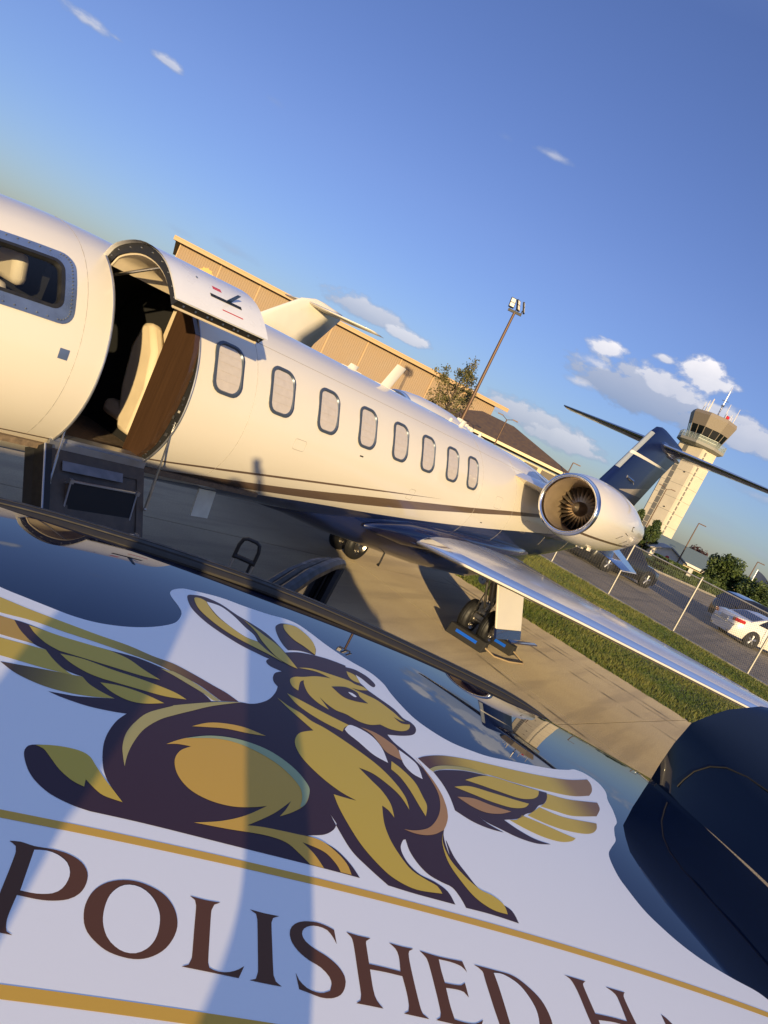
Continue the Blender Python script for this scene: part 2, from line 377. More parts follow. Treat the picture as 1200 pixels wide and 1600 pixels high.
# ================================================================== JET
C = 5.1; ZC = 1.71
ZT = [(-1.2, 1.47), (-.9, 1.66), (0, 2.0), (.8, 2.22), (1.5, 2.38), (2.1, 2.50), (2.6, 2.565), (3.2, 2.59), (10.8, 2.59), (12.24, 2.50), (14, 2.36), (16, 2.22), (18.7, 2.06)]
ZB = [(-1.2, 1.42), (-.9, 1.25), (0, 1.08), (1, .98), (2, .95), (10.5, .95), (12, .98), (13, 1.10), (14.5, 1.36), (16, 1.60), (18.7, 1.86)]
WD = [(-1.2, .03), (-.9, .24), (0, .52), (.8, .70), (1.6, .82), (2.4, .875), (3, .88), (11, .88), (12.2, .84), (13.5, .72), (15, .54), (16.5, .34), (18.7, .10)]
ZM = [(-1.2, 1.45), (2.2, 1.71), (11, 1.71), (14, 1.80), (18.7, 1.96)]
def fus(x, deg, off=0., side=1):
    a = R(deg); w = sinterp(x, WD)+off; zm = sinterp(x, ZM); b = (sinterp(x, ZT)-zm if deg > 0 and deg < 180 else zm-sinterp(x, ZB))+off
    ca = math.cos(a)
    if math.sin(a) > 0: ca = math.copysign(abs(ca)**.88, ca)
    return Vector((x, C-side*w*ca, zm+b*math.sin(a)))
jet = root('business_jet', 'cream white business jet with blue belly, open cabin door and round engine behind the wing', 'airplane', (6, C, 0))
def band_curve(nt, xo, pts):   # piecewise curve z(x) for painted cheat lines
    n = N(nt, 'ShaderNodeFloatCurve'); cu = n.mapping.curves[0]
    x0, x1 = -2, 20
    P = [((x-x0)/(x1-x0), z/4) for x, z in pts]
    cu.points[0].location = P[0]; cu.points[1].location = P[-1]
    for p in P[1:-1]: cu.points.new(*p)
    for p in cu.points: p.handle_type = 'AUTO'
    n.mapping.update()
    L(nt, math_(nt, 'DIVIDE', math_(nt, 'ADD', xo, 6-x0), x1-x0), n.inputs['Value'])
    return math_(nt, 'MULTIPLY', n.outputs[0], 4)
WHITE = (.74, .685, .58); NAVY = (.006, .014, .07); BRONZE = (.13, .085, .055)
def jet_paint(nt, b):
    t = N(nt, 'ShaderNodeTexCoord'); s = N(nt, 'ShaderNodeSeparateXYZ'); L(nt, t.outputs['Object'], s.inputs[0]); x, z = s.outputs[0], s.outputs[2]
    bl = band_curve(nt, x, [(-2, .80), (2.5, 1.02), (4.0, 1.06), (4.77, 1.13), (5.71, 1.215), (6.94, 1.29), (8.7, 1.43), (11.33, 1.67), (14, 1.86), (20, 2.4)])
    tl = band_curve(nt, x, [(-2, 1.02), (2.58, 1.15), (3.7, 1.12), (4.3, 1.155), (5.24, 1.235), (6.58, 1.375), (8.43, 1.61), (11.07, 1.905), (13, 2.06), (20, 2.4)])
    tu = band_curve(nt, x, [(-2, 1.03), (2.56, 1.175), (3.7, 1.175), (4.3, 1.235), (5.13, 1.32), (6.44, 1.48), (8.35, 1.685), (11.04, 1.95), (13, 2.08), (20, 2.4)])
    nl = band_curve(nt, x, [(-2, 1.05), (2.6, 1.22), (3.67, 1.262), (4.24, 1.32), (5.04, 1.41), (6.36, 1.552), (7.85, 1.705), (20, 2.9)])
    nu = band_curve(nt, x, [(-2, 1.055), (2.6, 1.23), (3.66, 1.276), (4.23, 1.34), (5.01, 1.43), (6.35, 1.570), (7.85, 1.705), (20, 2.8)])
    def between(a, c): return math_(nt, 'MULTIPLY', math_(nt, 'GREATER_THAN', z, a), math_(nt, 'LESS_THAN', z, c))
    br = math_(nt, 'MAXIMUM', between(tl, tu), between(nl, nu))
    n = N(nt, 'ShaderNodeTexNoise'); n.inputs['Scale'].default_value = 1.3; n.inputs['Detail'].default_value = 6; L(nt, t.outputs['Object'], n.inputs[0])
    wv = mixc(nt, n.outputs[0], (WHITE[0]*.96, WHITE[1]*.95, WHITE[2]*.93, 1), (*WHITE, 1))
    c = mixc(nt, br, wv, (*BRONZE, 1)); c = mixc(nt, math_(nt, 'LESS_THAN', z, bl), c, (*NAVY, 1))
    L(nt, c, b.inputs['Base Color'])
    n2 = N(nt, 'ShaderNodeTexNoise'); n2.inputs['Scale'].default_value = .9; L(nt, t.outputs['Object'], n2.inputs[0])
    bp = N(nt, 'ShaderNodeBump'); bp.inputs['Strength'].default_value = .12; bp.inputs['Distance'].default_value = .05; L(nt, n2.outputs[0], bp.inputs['Height']); L(nt, bp.outputs[0], b.inputs['Coat Normal'])
m_jet = mat('jet_paint', rough=.35, coat=.8, coatr=.04, fn=jet_paint)
m_white = mat('white_paint', WHITE, .35, coat=.7, coatr=.05, var=.03, vs=1.5)
m_navy = mat('navy_paint', NAVY, .25, coat=1., coatr=.03)
m_black = mat('black_rubber', (.012, .012, .013), .55, var=.2, vs=20)
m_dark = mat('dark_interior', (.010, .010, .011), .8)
m_chrome = mat('polished_metal', (.80, .79, .77), .12, metal=1.)
m_lead = mat('polished_leading_edge', (.74, .75, .78), .13, metal=1.)
m_alu = mat('brushed_aluminium', (.42, .43, .46), .38, metal=.85, var=.12, vs=6)
m_frame = mat('window_frame_metal', (.075, .095, .13), .35, metal=.4)
m_shade = mat('window_shade', (.53, .475, .425), .35, coat=.6, var=.05, vs=20)
m_cream = mat('cream_leather', (.62, .52, .37), .55, var=.06, vs=6)
m_steel = mat('steel', (.45, .43, .40), .32, metal=1., var=.15, vs=10)
m_wood = None
def wood(nt, b):
    t = N(nt, 'ShaderNodeTexCoord'); m = N(nt, 'ShaderNodeMapping'); m.inputs['Scale'].default_value = (60, 60, 2.2); L(nt, t.outputs['Object'], m.inputs[0])
    n = N(nt, 'ShaderNodeTexNoise'); n.inputs['Scale'].default_value = 1.; n.inputs['Detail'].default_value = 5; L(nt, m.outputs[0], n.inputs[0])
    L(nt, mixc(nt, n.outputs[0], (.034, .018, .010, 1), (.085, .045, .024, 1)), b.inputs['Base Color'])
m_wood = mat('walnut_veneer', rough=.35, coat=.5, fn=wood)
# fuselage skin with the cabin door and cockpit window cut out
DX0, DX1, DA1, DA0 = 2.91, 3.665, 62., -41.
CX0, CX1, CA0, CA1 = .95, 2.57, 23.5, 47.
xs = sorted(set([-1.2, -1.15, -1.05, -.9, -.7, -.45, -.2, 0, .3, .6, .8, CX0, 1.2, 1.5, 1.8, 2.1, 2.35, CX1, 2.7, DX0, 3.1, 3.3, 3.5, DX1]+[4+.5*k for k in range(16)]+[12, 12.5, 13, 13.5, 14, 14.5, 15, 15.5, 16, 16.5, 17, 17.5, 18, 18.4, 18.7]))
an = sorted(set([a for a in range(-90, 270, 6) if abs(a-DA1) > 2.5 and abs(a-DA0) > 2.5 and abs(a-CA0) > 2.5 and abs(a-CA1) > 2.5]+[DA1, DA0, CA0, CA1]))
mb = MB(); nv = len(an)
mb.v = [tuple(fus(x, a)) for x in xs for a in an]
for i in range(len(xs)-1):
    for k in range(nv):
        a0 = an[k]; a1 = an[(k+1) % nv] if k+1 < nv else 270
        xm = (xs[i]+xs[i+1])/2; am = (a0+a1)/2
        if DX0 < xm < DX1 and DA0 < am < DA1: continue
        if CX0 < xm < CX1 and (CA0 < am < CA1): continue
        mb.f.append((i*nv+k, i*nv+(k+1) % nv, (i+1)*nv+(k+1) % nv, (i+1)*nv+k)); mb.m.append(0)
mb.f.append(tuple((len(xs)-1)*nv+k for k in range(nv))); mb.m.append(0)
fz = obj('fuselage', mb, m_jet, jet, smooth='all', world=True)
# belly fairing where the wing meets the body
FB = [(5.4, .95, .25), (6.0, .90, .45), (6.7, .80, .62), (7.6, .72, .76), (8.8, .60, .84), (10.2, .53, .86), (11.0, .62, .82), (11.8, .80, .66), (12.6, .96, .42), (13.0, 1.06, .2)]
mb = MB(); rings = []
for x, zb, w in FB:
    rings.append([Vector((x, C-w*abs(math.cos(R(a)))**.8*math.copysign(1, math.cos(R(a))), 1.25+(1.25-zb if math.sin(R(a)) < 0 else .15)*abs(math.sin(R(a)))**.8*math.copysign(1, math.sin(R(a))))) for a in range(0, 360, 12)])
mb.loft(rings); obj('belly_fairing', mb, m_navy, jet, smooth='all', world=True)
# wing root fillet and wings
m_wing = mat('wing_paint', (.55, .55, .57), .30, coat=.6, coatr=.12, var=.05, vs=2)
def wing(side):
    yy = lambda y: C-side*(C-y)
    WS = [(4.9, 7.50, 11.75, 1.06, .32), (4.48, 7.72, 11.54, 1.09, .30), (3.49, 7.98, 11.0, 1.125, .27), (2.24, 8.31, 10.55, 1.175, .26), (1.15, 8.50, 10.18, 1.22, .20), (.38, 8.60, 9.9, 1.255, .17), (-.8, 8.76, 9.7, 1.31, .13), (-1.95, 8.95, 9.62, 1.37, .09)]
    AF = [(0, 0), (.006, .20), (.02, .38), (.05, .60), (.1, .80), (.2, .97), (.35, 1.0), (.55, .82), (.8, .42), (1, .02), (.8, -.22), (.5, -.48), (.25, -.52), (.1, -.42), (.03, -.25), (.008, -.12)]
    mb = MB(); rings = [[Vector((a+(b-a)*u, yy(y), z-.03*0+t*.5*v)) for u, v in AF] for y, a, b, z, t in WS]
    mb.loft(rings); w = obj('wing', mb, m_wing, jet, smooth='all', world=True)
    # polished leading edge, a shell 3 mm proud
    LE = [(.05, -.30), (.02, -.20), (.006, -.12), (0, 0), (.006, .20), (.02, .38), (.05, .60)]
    mb = MB(); rings = []
    for y, a, b, z, t in WS[1:]:
        c = b-a; rings.append([Vector((a-.004+c*u, yy(y), z+t*.5*v+math.copysign(.004, v) if v else z)) for u, v in LE])
    mb.loft(rings, ring_closed=False, cap=False); obj('leading_edge', mb, m_lead, w, smooth='all', world=True)
    mb = MB(); mb.tube([(q[1]-.002, yy(q[0]), q[3]+.004) for q in WS[1:]], [.016, .016, .014, .012, .011, .010, .009][:len(WS)-1], 8); obj('glint_strip', mb, m_white, w, smooth=True, world=True)  # white strip added to stand in for the sun glint on the wing nose
    fl = MB()
    for (y0, y1) in ((4.3, 2.5), (2.42, .5)):
        def at(y):
            return [interp(-y, [(-q[0], q[k]) for q in WS]) for k in (1, 2, 3, 4)]
        for y in (y0, y1):
            a, b, z, t = at(y); fl.tube([(a+(b-a)*.74, yy(y), z+t*.5*.53+.002), (b-.02, yy(y), z+.012)], .006, 4)
        a, b, z, t = at(y0); a2, b2, z2, t2 = at(y1)
        fl.tube([(a+(b-a)*.74, yy(y0), z+t*.5*.53+.002), (a2+(b2-a2)*.74, yy(y1), z2+t2*.5*.53+.002)], .006, 4)
    obj('flap_seam', fl, m_alu, w, world=True)
    y, a, b, z, t = WS[-1]
    mb = MB(); mb.loft([[Vector((a+(b-a)*u, yy(y-.02), z+t*.4*v)) for u, v in AF], [Vector((a+.35+(b-a-.25)*u, yy(y-.20), z+.5+.03*v)) for u, v in AF], [Vector((a+.62+(b-a-.42)*u, yy(y-.27), z+.95+.02*v)) for u, v in AF]])
    obj('winglet', mb, m_white, jet, smooth='all', world=True)
    return w
wing(1); wing(-1)
for s in (1, -1):
    mb = MB(); rings = []
    for x, w, zc, h in [(6.75, .02, 1.12, .02), (7.1, .10, 1.13, .08), (7.6, .22, 1.14, .15), (8.6, .30, 1.15, .17), (9.6, .30, 1.14, .14), (10.4, .16, 1.10, .08), (10.8, .02, 1.08, .02)]:
        cy = C-s*.72
        rings.append([Vector((x, cy-s*w*.62*math.cos(R(a)), zc+h*math.sin(R(a)))) for a in range(0, 360, 20)])
    mb.loft(rings); obj('wing_root_fillet', mb, m_navy, jet, smooth='all', world=True)
# skin joints and small markings
m_seam = mat('skin_joint', (.30, .27, .23), .5)
for x, a0_, a1_ in ((4.30, -38, 62), (8.72, -35, 80), (9.9, -30, 80), (11.6, -20, 80), (13.1, -30, 80), (2.72, -38, 88)):
    mb = MB(); mb.tube([fus(x, a0_+(a1_-a0_)*k/24, -.0006) for k in range(25)], .0022, 4); obj('skin_seam', mb, m_seam, jet, world=True)
mb = MB(); mb.tube([fus(3.75+.3*k, 52, -.0006) for k in range(31)], .0018, 4); obj('skin_seam', mb, m_seam, jet, world=True)
for x, a_, w_, h_ in ((5.0, 2, .16, .10), (7.1, -6, .12, .14), (9.35, 12, .22, .16), (10.6, -2, .18, .22)):
    mb = MB(); P = rrect(w_, h_, .02, 3); mb.tube([Vector(fus(x+u, a_+math.degrees(v/.88), -.0004)) for u, v in P], .0018, 4, closed=True); obj('access_hatch', mb, m_seam, jet, world=True)
mb = MB()
for x in (4.30, 8.72, 11.6):
    for k in range(34): mb.sphere(fus(x+.022, -34+2.9*k, .0005), .0028, 4)
stuff(obj('fasteners', mb, m_seam, jet, world=True))
for x, a_ in ((5.9, 8), (9.1, -12), (12.3, 8)):
    mb = MB(); mb.grid(lambda i, j: fus(x+i*.03, a_+j*.9, .0012), [0, 1, 2], [0, 1]); obj('placard', mb, m_black, jet, world=True)
# cabin windows
def fus_pt(x0, deg0, u, v, off): # u along x, v upward along the skin
    w = sinterp(x0, WD); return fus(x0+u, deg0+math.degrees(v/w), off)
def win(x, deg, w, h, r):
    o1 = rrect(w, h, r); o2 = rrect(w-.045, h-.045, r-.018); o3 = rrect(w-.065, h-.065, r-.026)
    mb = MB(); rings = [[fus_pt(x, deg, u, v, o) for u, v in P] for P, o in ((o1, .001), (o1, .012), (o2, .016), (o3, .002))]
    mb.loft(rings, cap=False); f = obj('window_frame', mb, m_frame, jet, smooth=True, world=True)
    mb = MB(); n = len(o3); vs = [fus_pt(x, deg, u, v, .002) for u, v in rrect(w-.05, h-.05, r-.02)]
    # a strip wise pane that follows the skin
    P = rrect(w-.05, h-.05, r-.02); k = len(P)//2
    mb.loft([[fus_pt(x, deg, P[i][0]*(1-t)+P[-1-i][0]*t, P[i][1]*(1-t)+P[-1-i][1]*t, .003) for t in (0, .25, .5, .75, 1)] for i in range(k)], cap=False, ring_closed=False)
    obj('window_shade', mb, m_shade, f, smooth='all', world=True)
    mb = MB()
    for q in range(1, 5):
        v = -h/2+.04+q*(h-.08)/5; mb.tube([fus_pt(x, deg, u, v, .0035) for u in (-w/2+.035, 0, w/2-.035)], .0012, 4)
    obj('shade_pleat', mb, m_shade, f, world=True)
for s_, flip in ((1, 0), (-1, 1)):
    for x in [3.98, 4.62, 5.28, 5.94, 6.58, 7.20, 7.82, 8.40]:
        win(x, 27.8 if not flip else 180-27.8, .315, .43, .105)
# cockpit side window: riveted plate, black seal, glass
def plate(xa, xb, a0, a1, r, off):
    w = xb-xa; hm = R(a1-a0)*.86; P = rrect(w, hm, r, 6, 12)
    return [fus_pt((xa+xb)/2, (a0+a1)/2, u, v-(.10*(u/w)*hm*1.2 if False else 0), off) for u, v in P]
mb = MB(); mb.loft([plate(CX0-.12, CX1+.062, CA0-4.2, CA1+3.6, .09, .001), plate(CX0-.12, CX1+.062, CA0-4.2, CA1+3.6, .09, .010), plate(CX0+.03, CX1-.02, CA0+1., CA1-1., .06, .010), plate(CX0+.03, CX1-.02, CA0+1., CA1-1., .06, -.03)], cap=False)
m_plate = mat('anodised_plate', (.16, .22, .36), .3, metal=.55, var=.2, vs=7)
pl = obj('cockpit_window_plate', mb, m_plate, jet, smooth=True, world=True)
mb = MB(); mb.loft([plate(CX0+.02, CX1-.015, CA0+.8, CA1-.8, .065, .013), plate(CX0+.05, CX1-.04, CA0+2.2, CA1-2.2, .05, .013), plate(CX0+.055, CX1-.045, CA0+2.6, CA1-2.6, .045, -.02)], cap=False)
obj('window_seal', mb, m_black, pl, smooth=True, world=True)
riv = MB()
P = plate(CX0-.075, CX1+.036, CA0-2.8, CA1+2.3, .07, .011)
for i in range(len(P)):
    a, b = P[i], P[(i+1) % len(P)]; n = max(1, int((b-a).length/.06))
    for q in range(n):
        p = a.lerp(b, q/n); riv.sphere(p, .0065, 6)
stuff(obj('rivets', riv, m_steel, pl, smooth=True, world=True))
def glass_fn(nt, b): b.inputs['Transmission Weight'].default_value = 1.; b.inputs['IOR'].default_value = 1.12
def thin_glass(nt, b):
    tr = N(nt, 'ShaderNodeBsdfTransparent'); tr.inputs[0].default_value = (.85, .88, .90, 1); gl = N(nt, 'ShaderNodeBsdfGlossy'); gl.inputs['Roughness'].default_value = .02
    fr = N(nt, 'ShaderNodeLayerWeight'); fr.inputs[0].default_value = .5; mx = N(nt, 'ShaderNodeMixShader'); L(nt, math_(nt, 'ADD', .04, math_(nt, 'MULTIPLY', .5, math_(nt, 'POWER', fr.outputs['Facing'], 4.0))), mx.inputs[0]); L(nt, tr.outputs[0], mx.inputs[1]); L(nt, gl.outputs[0], mx.inputs[2])
    L(nt, mx.outputs[0], nt.nodes['Material Output'].inputs[0])
m_glass = mat('clear_glass', fn=thin_glass)
mb = MB(); mb.grid(lambda x, a: fus(x, a, -.008), [CX0+.02+k*(CX1-CX0-.04)/8 for k in range(9)], [CA0+.5+k*(CA1-CA0-1)/5 for k in range(6)])
obj('cockpit_glass', mb, m_glass, pl, smooth='all', world=True)
# cockpit and cabin interior
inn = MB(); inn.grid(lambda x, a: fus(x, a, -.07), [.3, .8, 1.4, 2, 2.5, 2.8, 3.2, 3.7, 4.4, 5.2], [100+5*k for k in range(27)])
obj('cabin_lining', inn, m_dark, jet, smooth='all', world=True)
inn = MB(); inn.box((2.7, C, 1.17), (4.6, 1.36, .04)); obj('cabin_floor', inn, mat('cabin_carpet', (.16, .115, .075), .9, var=.3, vs=30, bump=.5), jet, world=True)
def seat(x, y, z, s=1., flip=1):
    mb = MB(); mb.box((x, y, z+.22), (.46*s, .46*s, .14)); c = obj('seat_cushion', mb, m_cream, jet, bevel=.05, world=True, smooth=True)
    mb = MB(); m = Matrix.Rotation(R(-12*flip), 3, 'Y'); mb.box((x+.25*flip, y, z+.55), (.12, .46*s, .62), mtx=m); obj('seat_back', mb, m_cream, jet, bevel=.05, world=True, smooth=True)
    mb = MB(); mb.box((x+.33*flip, y, z+.95), (.10, .27, .20), mtx=m); obj('headrest', mb, m_cream, jet, bevel=.045, world=True, smooth=True)
seat(2.12, C-.30, 1.22); seat(2.12, C+.36, 1.22); seat(3.95, C-.05, 1.2, .9)
mb = MB(); mb.box((1.0, C, 1.75), (.25, 1.1, .5)); mb.box((1.5, C, 1.45), (.5, .22, .35)); obj('instrument_panel', mb, m_dark, jet, world=True)
mb = MB(); mb.tube([(1.25, C-.33, 1.55), (1.3, C-.33, 1.95)], .02, 6); mb.tube([(1.3, C-.50, 2.0), (1.3, C-.45, 1.93), (1.3, C-.21, 1.93), (1.3, C-.16, 2.0)], .018, 6); obj('control_yoke', mb, m_black, jet, world=True)
mb = MB(); mb.box((1.55, C-.12, 1.78), (.06, .03, .10)); obj('throttle_lever', mb, mat('red_plastic', (.35, .015, .012), .4), jet, world=True)
# cockpit divider and galley cabinet in the doorway
mb = MB(); mb.box((2.72, C+.25, 1.75), (.05, .95, 1.15)); obj('cockpit_divider', mb, m_dark, jet, world=True)
mb = MB(); P = [(-.86, .02), (-.30, .02), (-.30, 1.02)] + [(-.88*math.cos(R(a))*.93, .52+.80*math.sin(R(a))*.93) for a in (38, 28, 16, 4, -8, -20, -32)]
P = [(-.43, 2.405), (-.475, 1.19), (-.60, 1.19), (-.69, 1.30), (-.75, 1.40), (-.785, 1.55), (-.81, 1.75), (-.812, 2.0), (-.775, 2.15), (-.72, 2.27), (-.60, 2.385)]
mb.prism(P, (3.61, C, 0), (0, 1, 0), (0, 0, 1), (1, 0, 0), .05); obj('cabinet_panel', mb, m_wood, jet, world=True)
mb = MB(); mb.prism([(-.30, 1.30), (-.12, 1.30), (.03, 1.62), (.11, 1.95), (.07, 2.17), (-.04, 2.19), (-.20, 2.0), (-.30, 1.7)], (3.74, C, 0), (0, 1, 0), (0, 0, 1), (1, 0, 0), .12); obj('jump_seat', mb, m_cream, jet, bevel=.04, smooth=True, world=True)
mb = MB(); mb.box((3.92, C-.13, 2.20), (.03, .24, .34)); obj('cabin_wall_panel', mb, m_cream, jet, world=True)
mb = MB(); mb.box((3.95, C+.1, 1.8), (.03, 1.3, 1.25)); obj('bulkhead', mb, m_dark, jet, world=True)
# door jamb: seal, edging, latches
for xx, s_ in ((DX0, 1), (DX1, -1)):
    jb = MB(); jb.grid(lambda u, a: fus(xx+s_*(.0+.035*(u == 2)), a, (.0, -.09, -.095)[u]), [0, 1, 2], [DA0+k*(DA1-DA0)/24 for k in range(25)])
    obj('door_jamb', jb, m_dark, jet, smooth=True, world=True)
jb = MB()
for xx in (DX0, DX1):
    jb.tube([fus(xx, DA0+k*(DA1-DA0)/30, .002) for k in range(31)], .008, 6)
jb.tube([fus(DX0+(DX1-DX0)*k/4, DA0, .002) for k in range(5)], .012, 6)
obj('door_edging', jb, m_alu, jet, smooth=True, world=True)
jb = MB()
for k in range(17):
    a = -37+k*6.2; p = fus(DX1-.012, a+2*math.sin(k*5), -.035-.012*(k % 3)); jb.box(p, (.016, .02, .018+.008*(k % 2)), rz=.4*k)
    if k % 2 == 0: jb.sphere(fus(DX1-.012, a+2, -.03), .011, 8)
stuff(obj('latches', jb, mat('latch_metal', (.10, .095, .09), .4, metal=.8), jet, world=True))
# upper door, swung up on its hinge
HY, HZ = C-sinterp(3.3, WD)*math.cos(R(DA1)), ZC+.88*math.sin(R(DA1))
SW = R(46)
def swing(p, sw=SW, hy=HY, hz=HZ):
    y, z = p.y-hy, p.z-hz
    # opening turns the lower edge outward (towards -Y) and up
    return Vector((p.x, hy+y*math.cos(sw)+z*math.sin(sw), hz-y*math.sin(sw)+z*math.cos(sw)))
A_ = list(range(19))
UD = [(4.665, 2.485), (4.60, 2.575), (4.46, 2.638), (4.304, 2.665), (4.13, 2.645), (3.99, 2.588), (3.875, 2.50), (3.805, 2.43)]
def udp(x, j, o):     # door section, j along it from the hinge, o outward
    t = j/18*7; Y = sinterp(t, [(k, p[0]) for k, p in enumerate(UD)]); Z = sinterp(t, [(k, p[1]) for k, p in enumerate(UD)])
    e = .05; t2 = min(7, t+e); t1 = max(0, t-e)
    dy = sinterp(t2, [(k, p[0]) for k, p in enumerate(UD)])-sinterp(t1, [(k, p[0]) for k, p in enumerate(UD)]); dz = sinterp(t2, [(k, p[1]) for k, p in enumerate(UD)])-sinterp(t1, [(k, p[1]) for k, p in enumerate(UD)])
    l = math.hypot(dy, dz); f = (x-DX0)/(DX1-DX0)
    return Vector((x, Y+dz/l*o-.05*f*(t/7), Z-dy/l*o+.03*f*math.sin(t/7*2.4)))
def dshell(xa, xb, o, aa=A_, nx=4):
    return lambda i, j: udp(xa+(xb-xa)*i/nx, aa[j], o)
mb = MB(); mb.grid(dshell(DX0-.012, DX1+.012, .004), range(5), range(19)); mb.grid(dshell(DX0-.012, DX1+.012, -.006), range(5), range(19))
ud = obj('upper_door', mb, mat('door_skin', (.72, .71, .70), .3, coat=.8, var=.02), jet, smooth=True, world=True)
mb = MB(); mb.grid(dshell(DX0+.03, DX1-.03, -.075), range(5), range(19))
for xx, s_ in ((DX0+.03, 0), (DX1-.03, 0)): mb.tube([udp(xx, a, -.075) for a in A_], .007, 6)
mb.tube([udp(DX0+.03+(DX1-DX0-.06)*i/4, 18, -.075) for i in range(5)], .007, 6)
obj('door_liner', mb, m_cream, ud, smooth=True, world=True)
mb = MB()
for xx in (DX0+.015, DX1-.015): mb.grid(lambda i, j: udp(xx, A_[j], (-.006, -.07)[i]), range(2), range(19))
mb.grid(lambda i, j: udp(DX0+.015+(DX1-DX0-.03)*i/4, 17.8, (-.006, -.07)[j]), range(5), range(2))
obj('door_seal', mb, m_black, ud, world=True)
mb = MB()
for k in range(9):
    p = udp(DX0+.012, 1+k*2, -.035); mb.sphere(p, .006, 6)
    p = udp(DX0+.08+k*.075+.02*(k % 3), 17.9, -.04); mb.box(p, (.014, .008, .012))
stuff(obj('door_latches', mb, m_steel, ud, world=True))
def dp(x, a, o): return udp(x, a, o)
def dpatch(name, x0, x1, a0, a1, o, m_):
    mb = MB(); mb.grid(lambda i, j: dp(x0+(x1-x0)*i/3, a0+(a1-a0)*j/3, o), range(4), range(4)); mb.grid(lambda i, j: dp(x0+(x1-x0)*i/3, a0+(a1-a0)*j/3, .001), range(4), range(4)); return obj(name, mb, m_, ud, smooth=True, world=True)
m_red = mat('red_marking', (.50, .02, .03), .4)
dpatch('handle_recess', 3.20, 3.47, 14.1, 14.55, .006, m_black)
mb = MB(); nrm_ = (dp(3.36, 14, .3)-dp(3.36, 14, 0)).normalized(); mb.prism([(-.016, 0), (.016, 0), (.032, .085), (.010, .085)], dp(3.36, 14.2, .005), (1, 0, 0), nrm_, (0, 1, 0), .012); obj('door_handle', mb, mat('handle_blue', (.03, .07, .18), .25, metal=.6), ud, world=True)
dpatch('red_arrow', 3.245, 3.32, 12.7, 13.2, .004, m_red)
dpatch('red_lettering', 3.28, 3.46, 15.9, 16.1, .005, m_red)
dpatch('lock_button', 3.12, 3.135, 12.3, 12.6, .006, m_steel)
mb = MB(); mb.tube([(2.98, HY-.02, HZ-.12), tuple(udp(3.05, 9, -.08))], .011, 8); obj('gas_strut', mb, m_steel, ud, world=True)
# lower door with the folding steps
ph, pz = C-.88*math.cos(R(DA0)), ZC-.76*math.sin(R(-DA0))
LSW = R(118)
def lsw(p):
    y, z = p.y-ph, p.z-pz
    return Vector((p.x, ph+y*math.cos(LSW)+z*math.sin(LSW)*-1, pz+y*math.sin(LSW)+z*math.cos(LSW)))
def ld(u, w, o):   # u across (0..1), w down the stair (0..1), o above it
    x = DX0-.02+(DX1-DX0+.04)*u; y0, z0 = ph-.04, pz-.02
    d = Vector((0, -.40, -.62)).normalized(); nrm = Vector((0, -.62, .40)).normalized()
    return Vector((x, y0, z0))+d*(w*.84)+nrm*o
lw_ = MB(); lw_.grid(lambda u, w: ld(u, w, -.05-.06*math.sin(w*2.6)), [0, .5, 1], [k/6 for k in range(7)])
lower = obj('lower_door', lw_, m_navy, jet, smooth=True, world=True)
m_stair = mat('stair_panel', (.10, .08, .062), .6, metal=.2, var=.25, vs=14)
mb = MB()
for u0, u1 in ((0, .20), (.92, 1.)): mb.add([ld(u0, 0, 0), ld(u1, 0, 0), ld(u1, 1, 0), ld(u0, 1, 0)], [(0, 1, 2, 3)])
mb.add([ld(.2, .0, 0), ld(.92, .0, 0), ld(.92, .12, 0), ld(.2, .12, 0)], [(0, 1, 2, 3)])
mb.add([ld(0, 0, -.01), ld(1, 0, -.01), ld(1, 1, -.01), ld(0, 1, -.01)], [(0, 1, 2, 3)])
obj('stair_frame', mb, m_stair, lower, world=True)
mb = MB(); mb.add([ld(-.10, .0, -.14), ld(-.10, 1, -.14), ld(-.02, 1, .03), ld(-.02, 0, .03), ld(-.02, 0, .0), ld(-.02, 1, 0)], [(0, 1, 2, 3)]); mb.loft([[ld(-.07, k/4, -.12), ld(-.07, k/4, .05), ld(-.01, k/4, .05), ld(-.01, k/4, -.12)] for k in range(5)]); obj('door_side_seal', mb, m_black, lower, world=True)
mb = MB(); mb.tube([ld(-.075, k/5, .05) for k in range(6)], .007, 6); obj('seal_trim', mb, m_alu, lower, world=True)
mb = MB(); mb.loft([[ld(.12, t, .012), ld(.12, t, .018), ld(.74, t, .018), ld(.74, t, .012)] for t in (.10, .18)]); obj('kick_plate', mb, mat('worn_aluminium', (.22, .22, .235), .5, metal=.5, var=.2, vs=12), lower, world=True)
def step_(w0, dz):
    a, b_ = ld(.17, w0, 0), ld(.86, w0, 0); f = Vector((0, -.05, .035)); dn2 = Vector((0, -.04, -dz))
    mb = MB(); mb.add([a, b_, b_+f, a+f], [(0, 1, 2, 3)]); st_ = obj('step', mb, mat('tread_grey', (.10, .085, .07), .8, bump=.6, bs=200), lower, world=True)
    mb = MB(); mb.add([a+f, b_+f, b_+f+dn2, a+f+dn2], [(0, 1, 2, 3)]); obj('riser', mb, mat('riser_black', (.012, .012, .013), .7), st_, world=True)
    for p in (a, b_): mb = MB(); mb.add([p, p+f, p+f+dn2, p+dn2*1.3+Vector((0, .0, 0))], [(0, 1, 2, 3)]); obj('step_side', mb, m_stair, st_, world=True)
    mb = MB(); mb.tube([a+f*.0, a+f, b_+f, b_+f*.0], .009, 6); mb.tube([a+f, a+f+dn2], .007, 6); mb.tube([b_+f, b_+f+dn2], .007, 6)
    for p in (a+f, b_+f): mb.box(p, (.03, .03, .03))
    obj('step_edge', mb, m_alu, st_, world=True)
step_(.27, .21); step_(.64, .2)
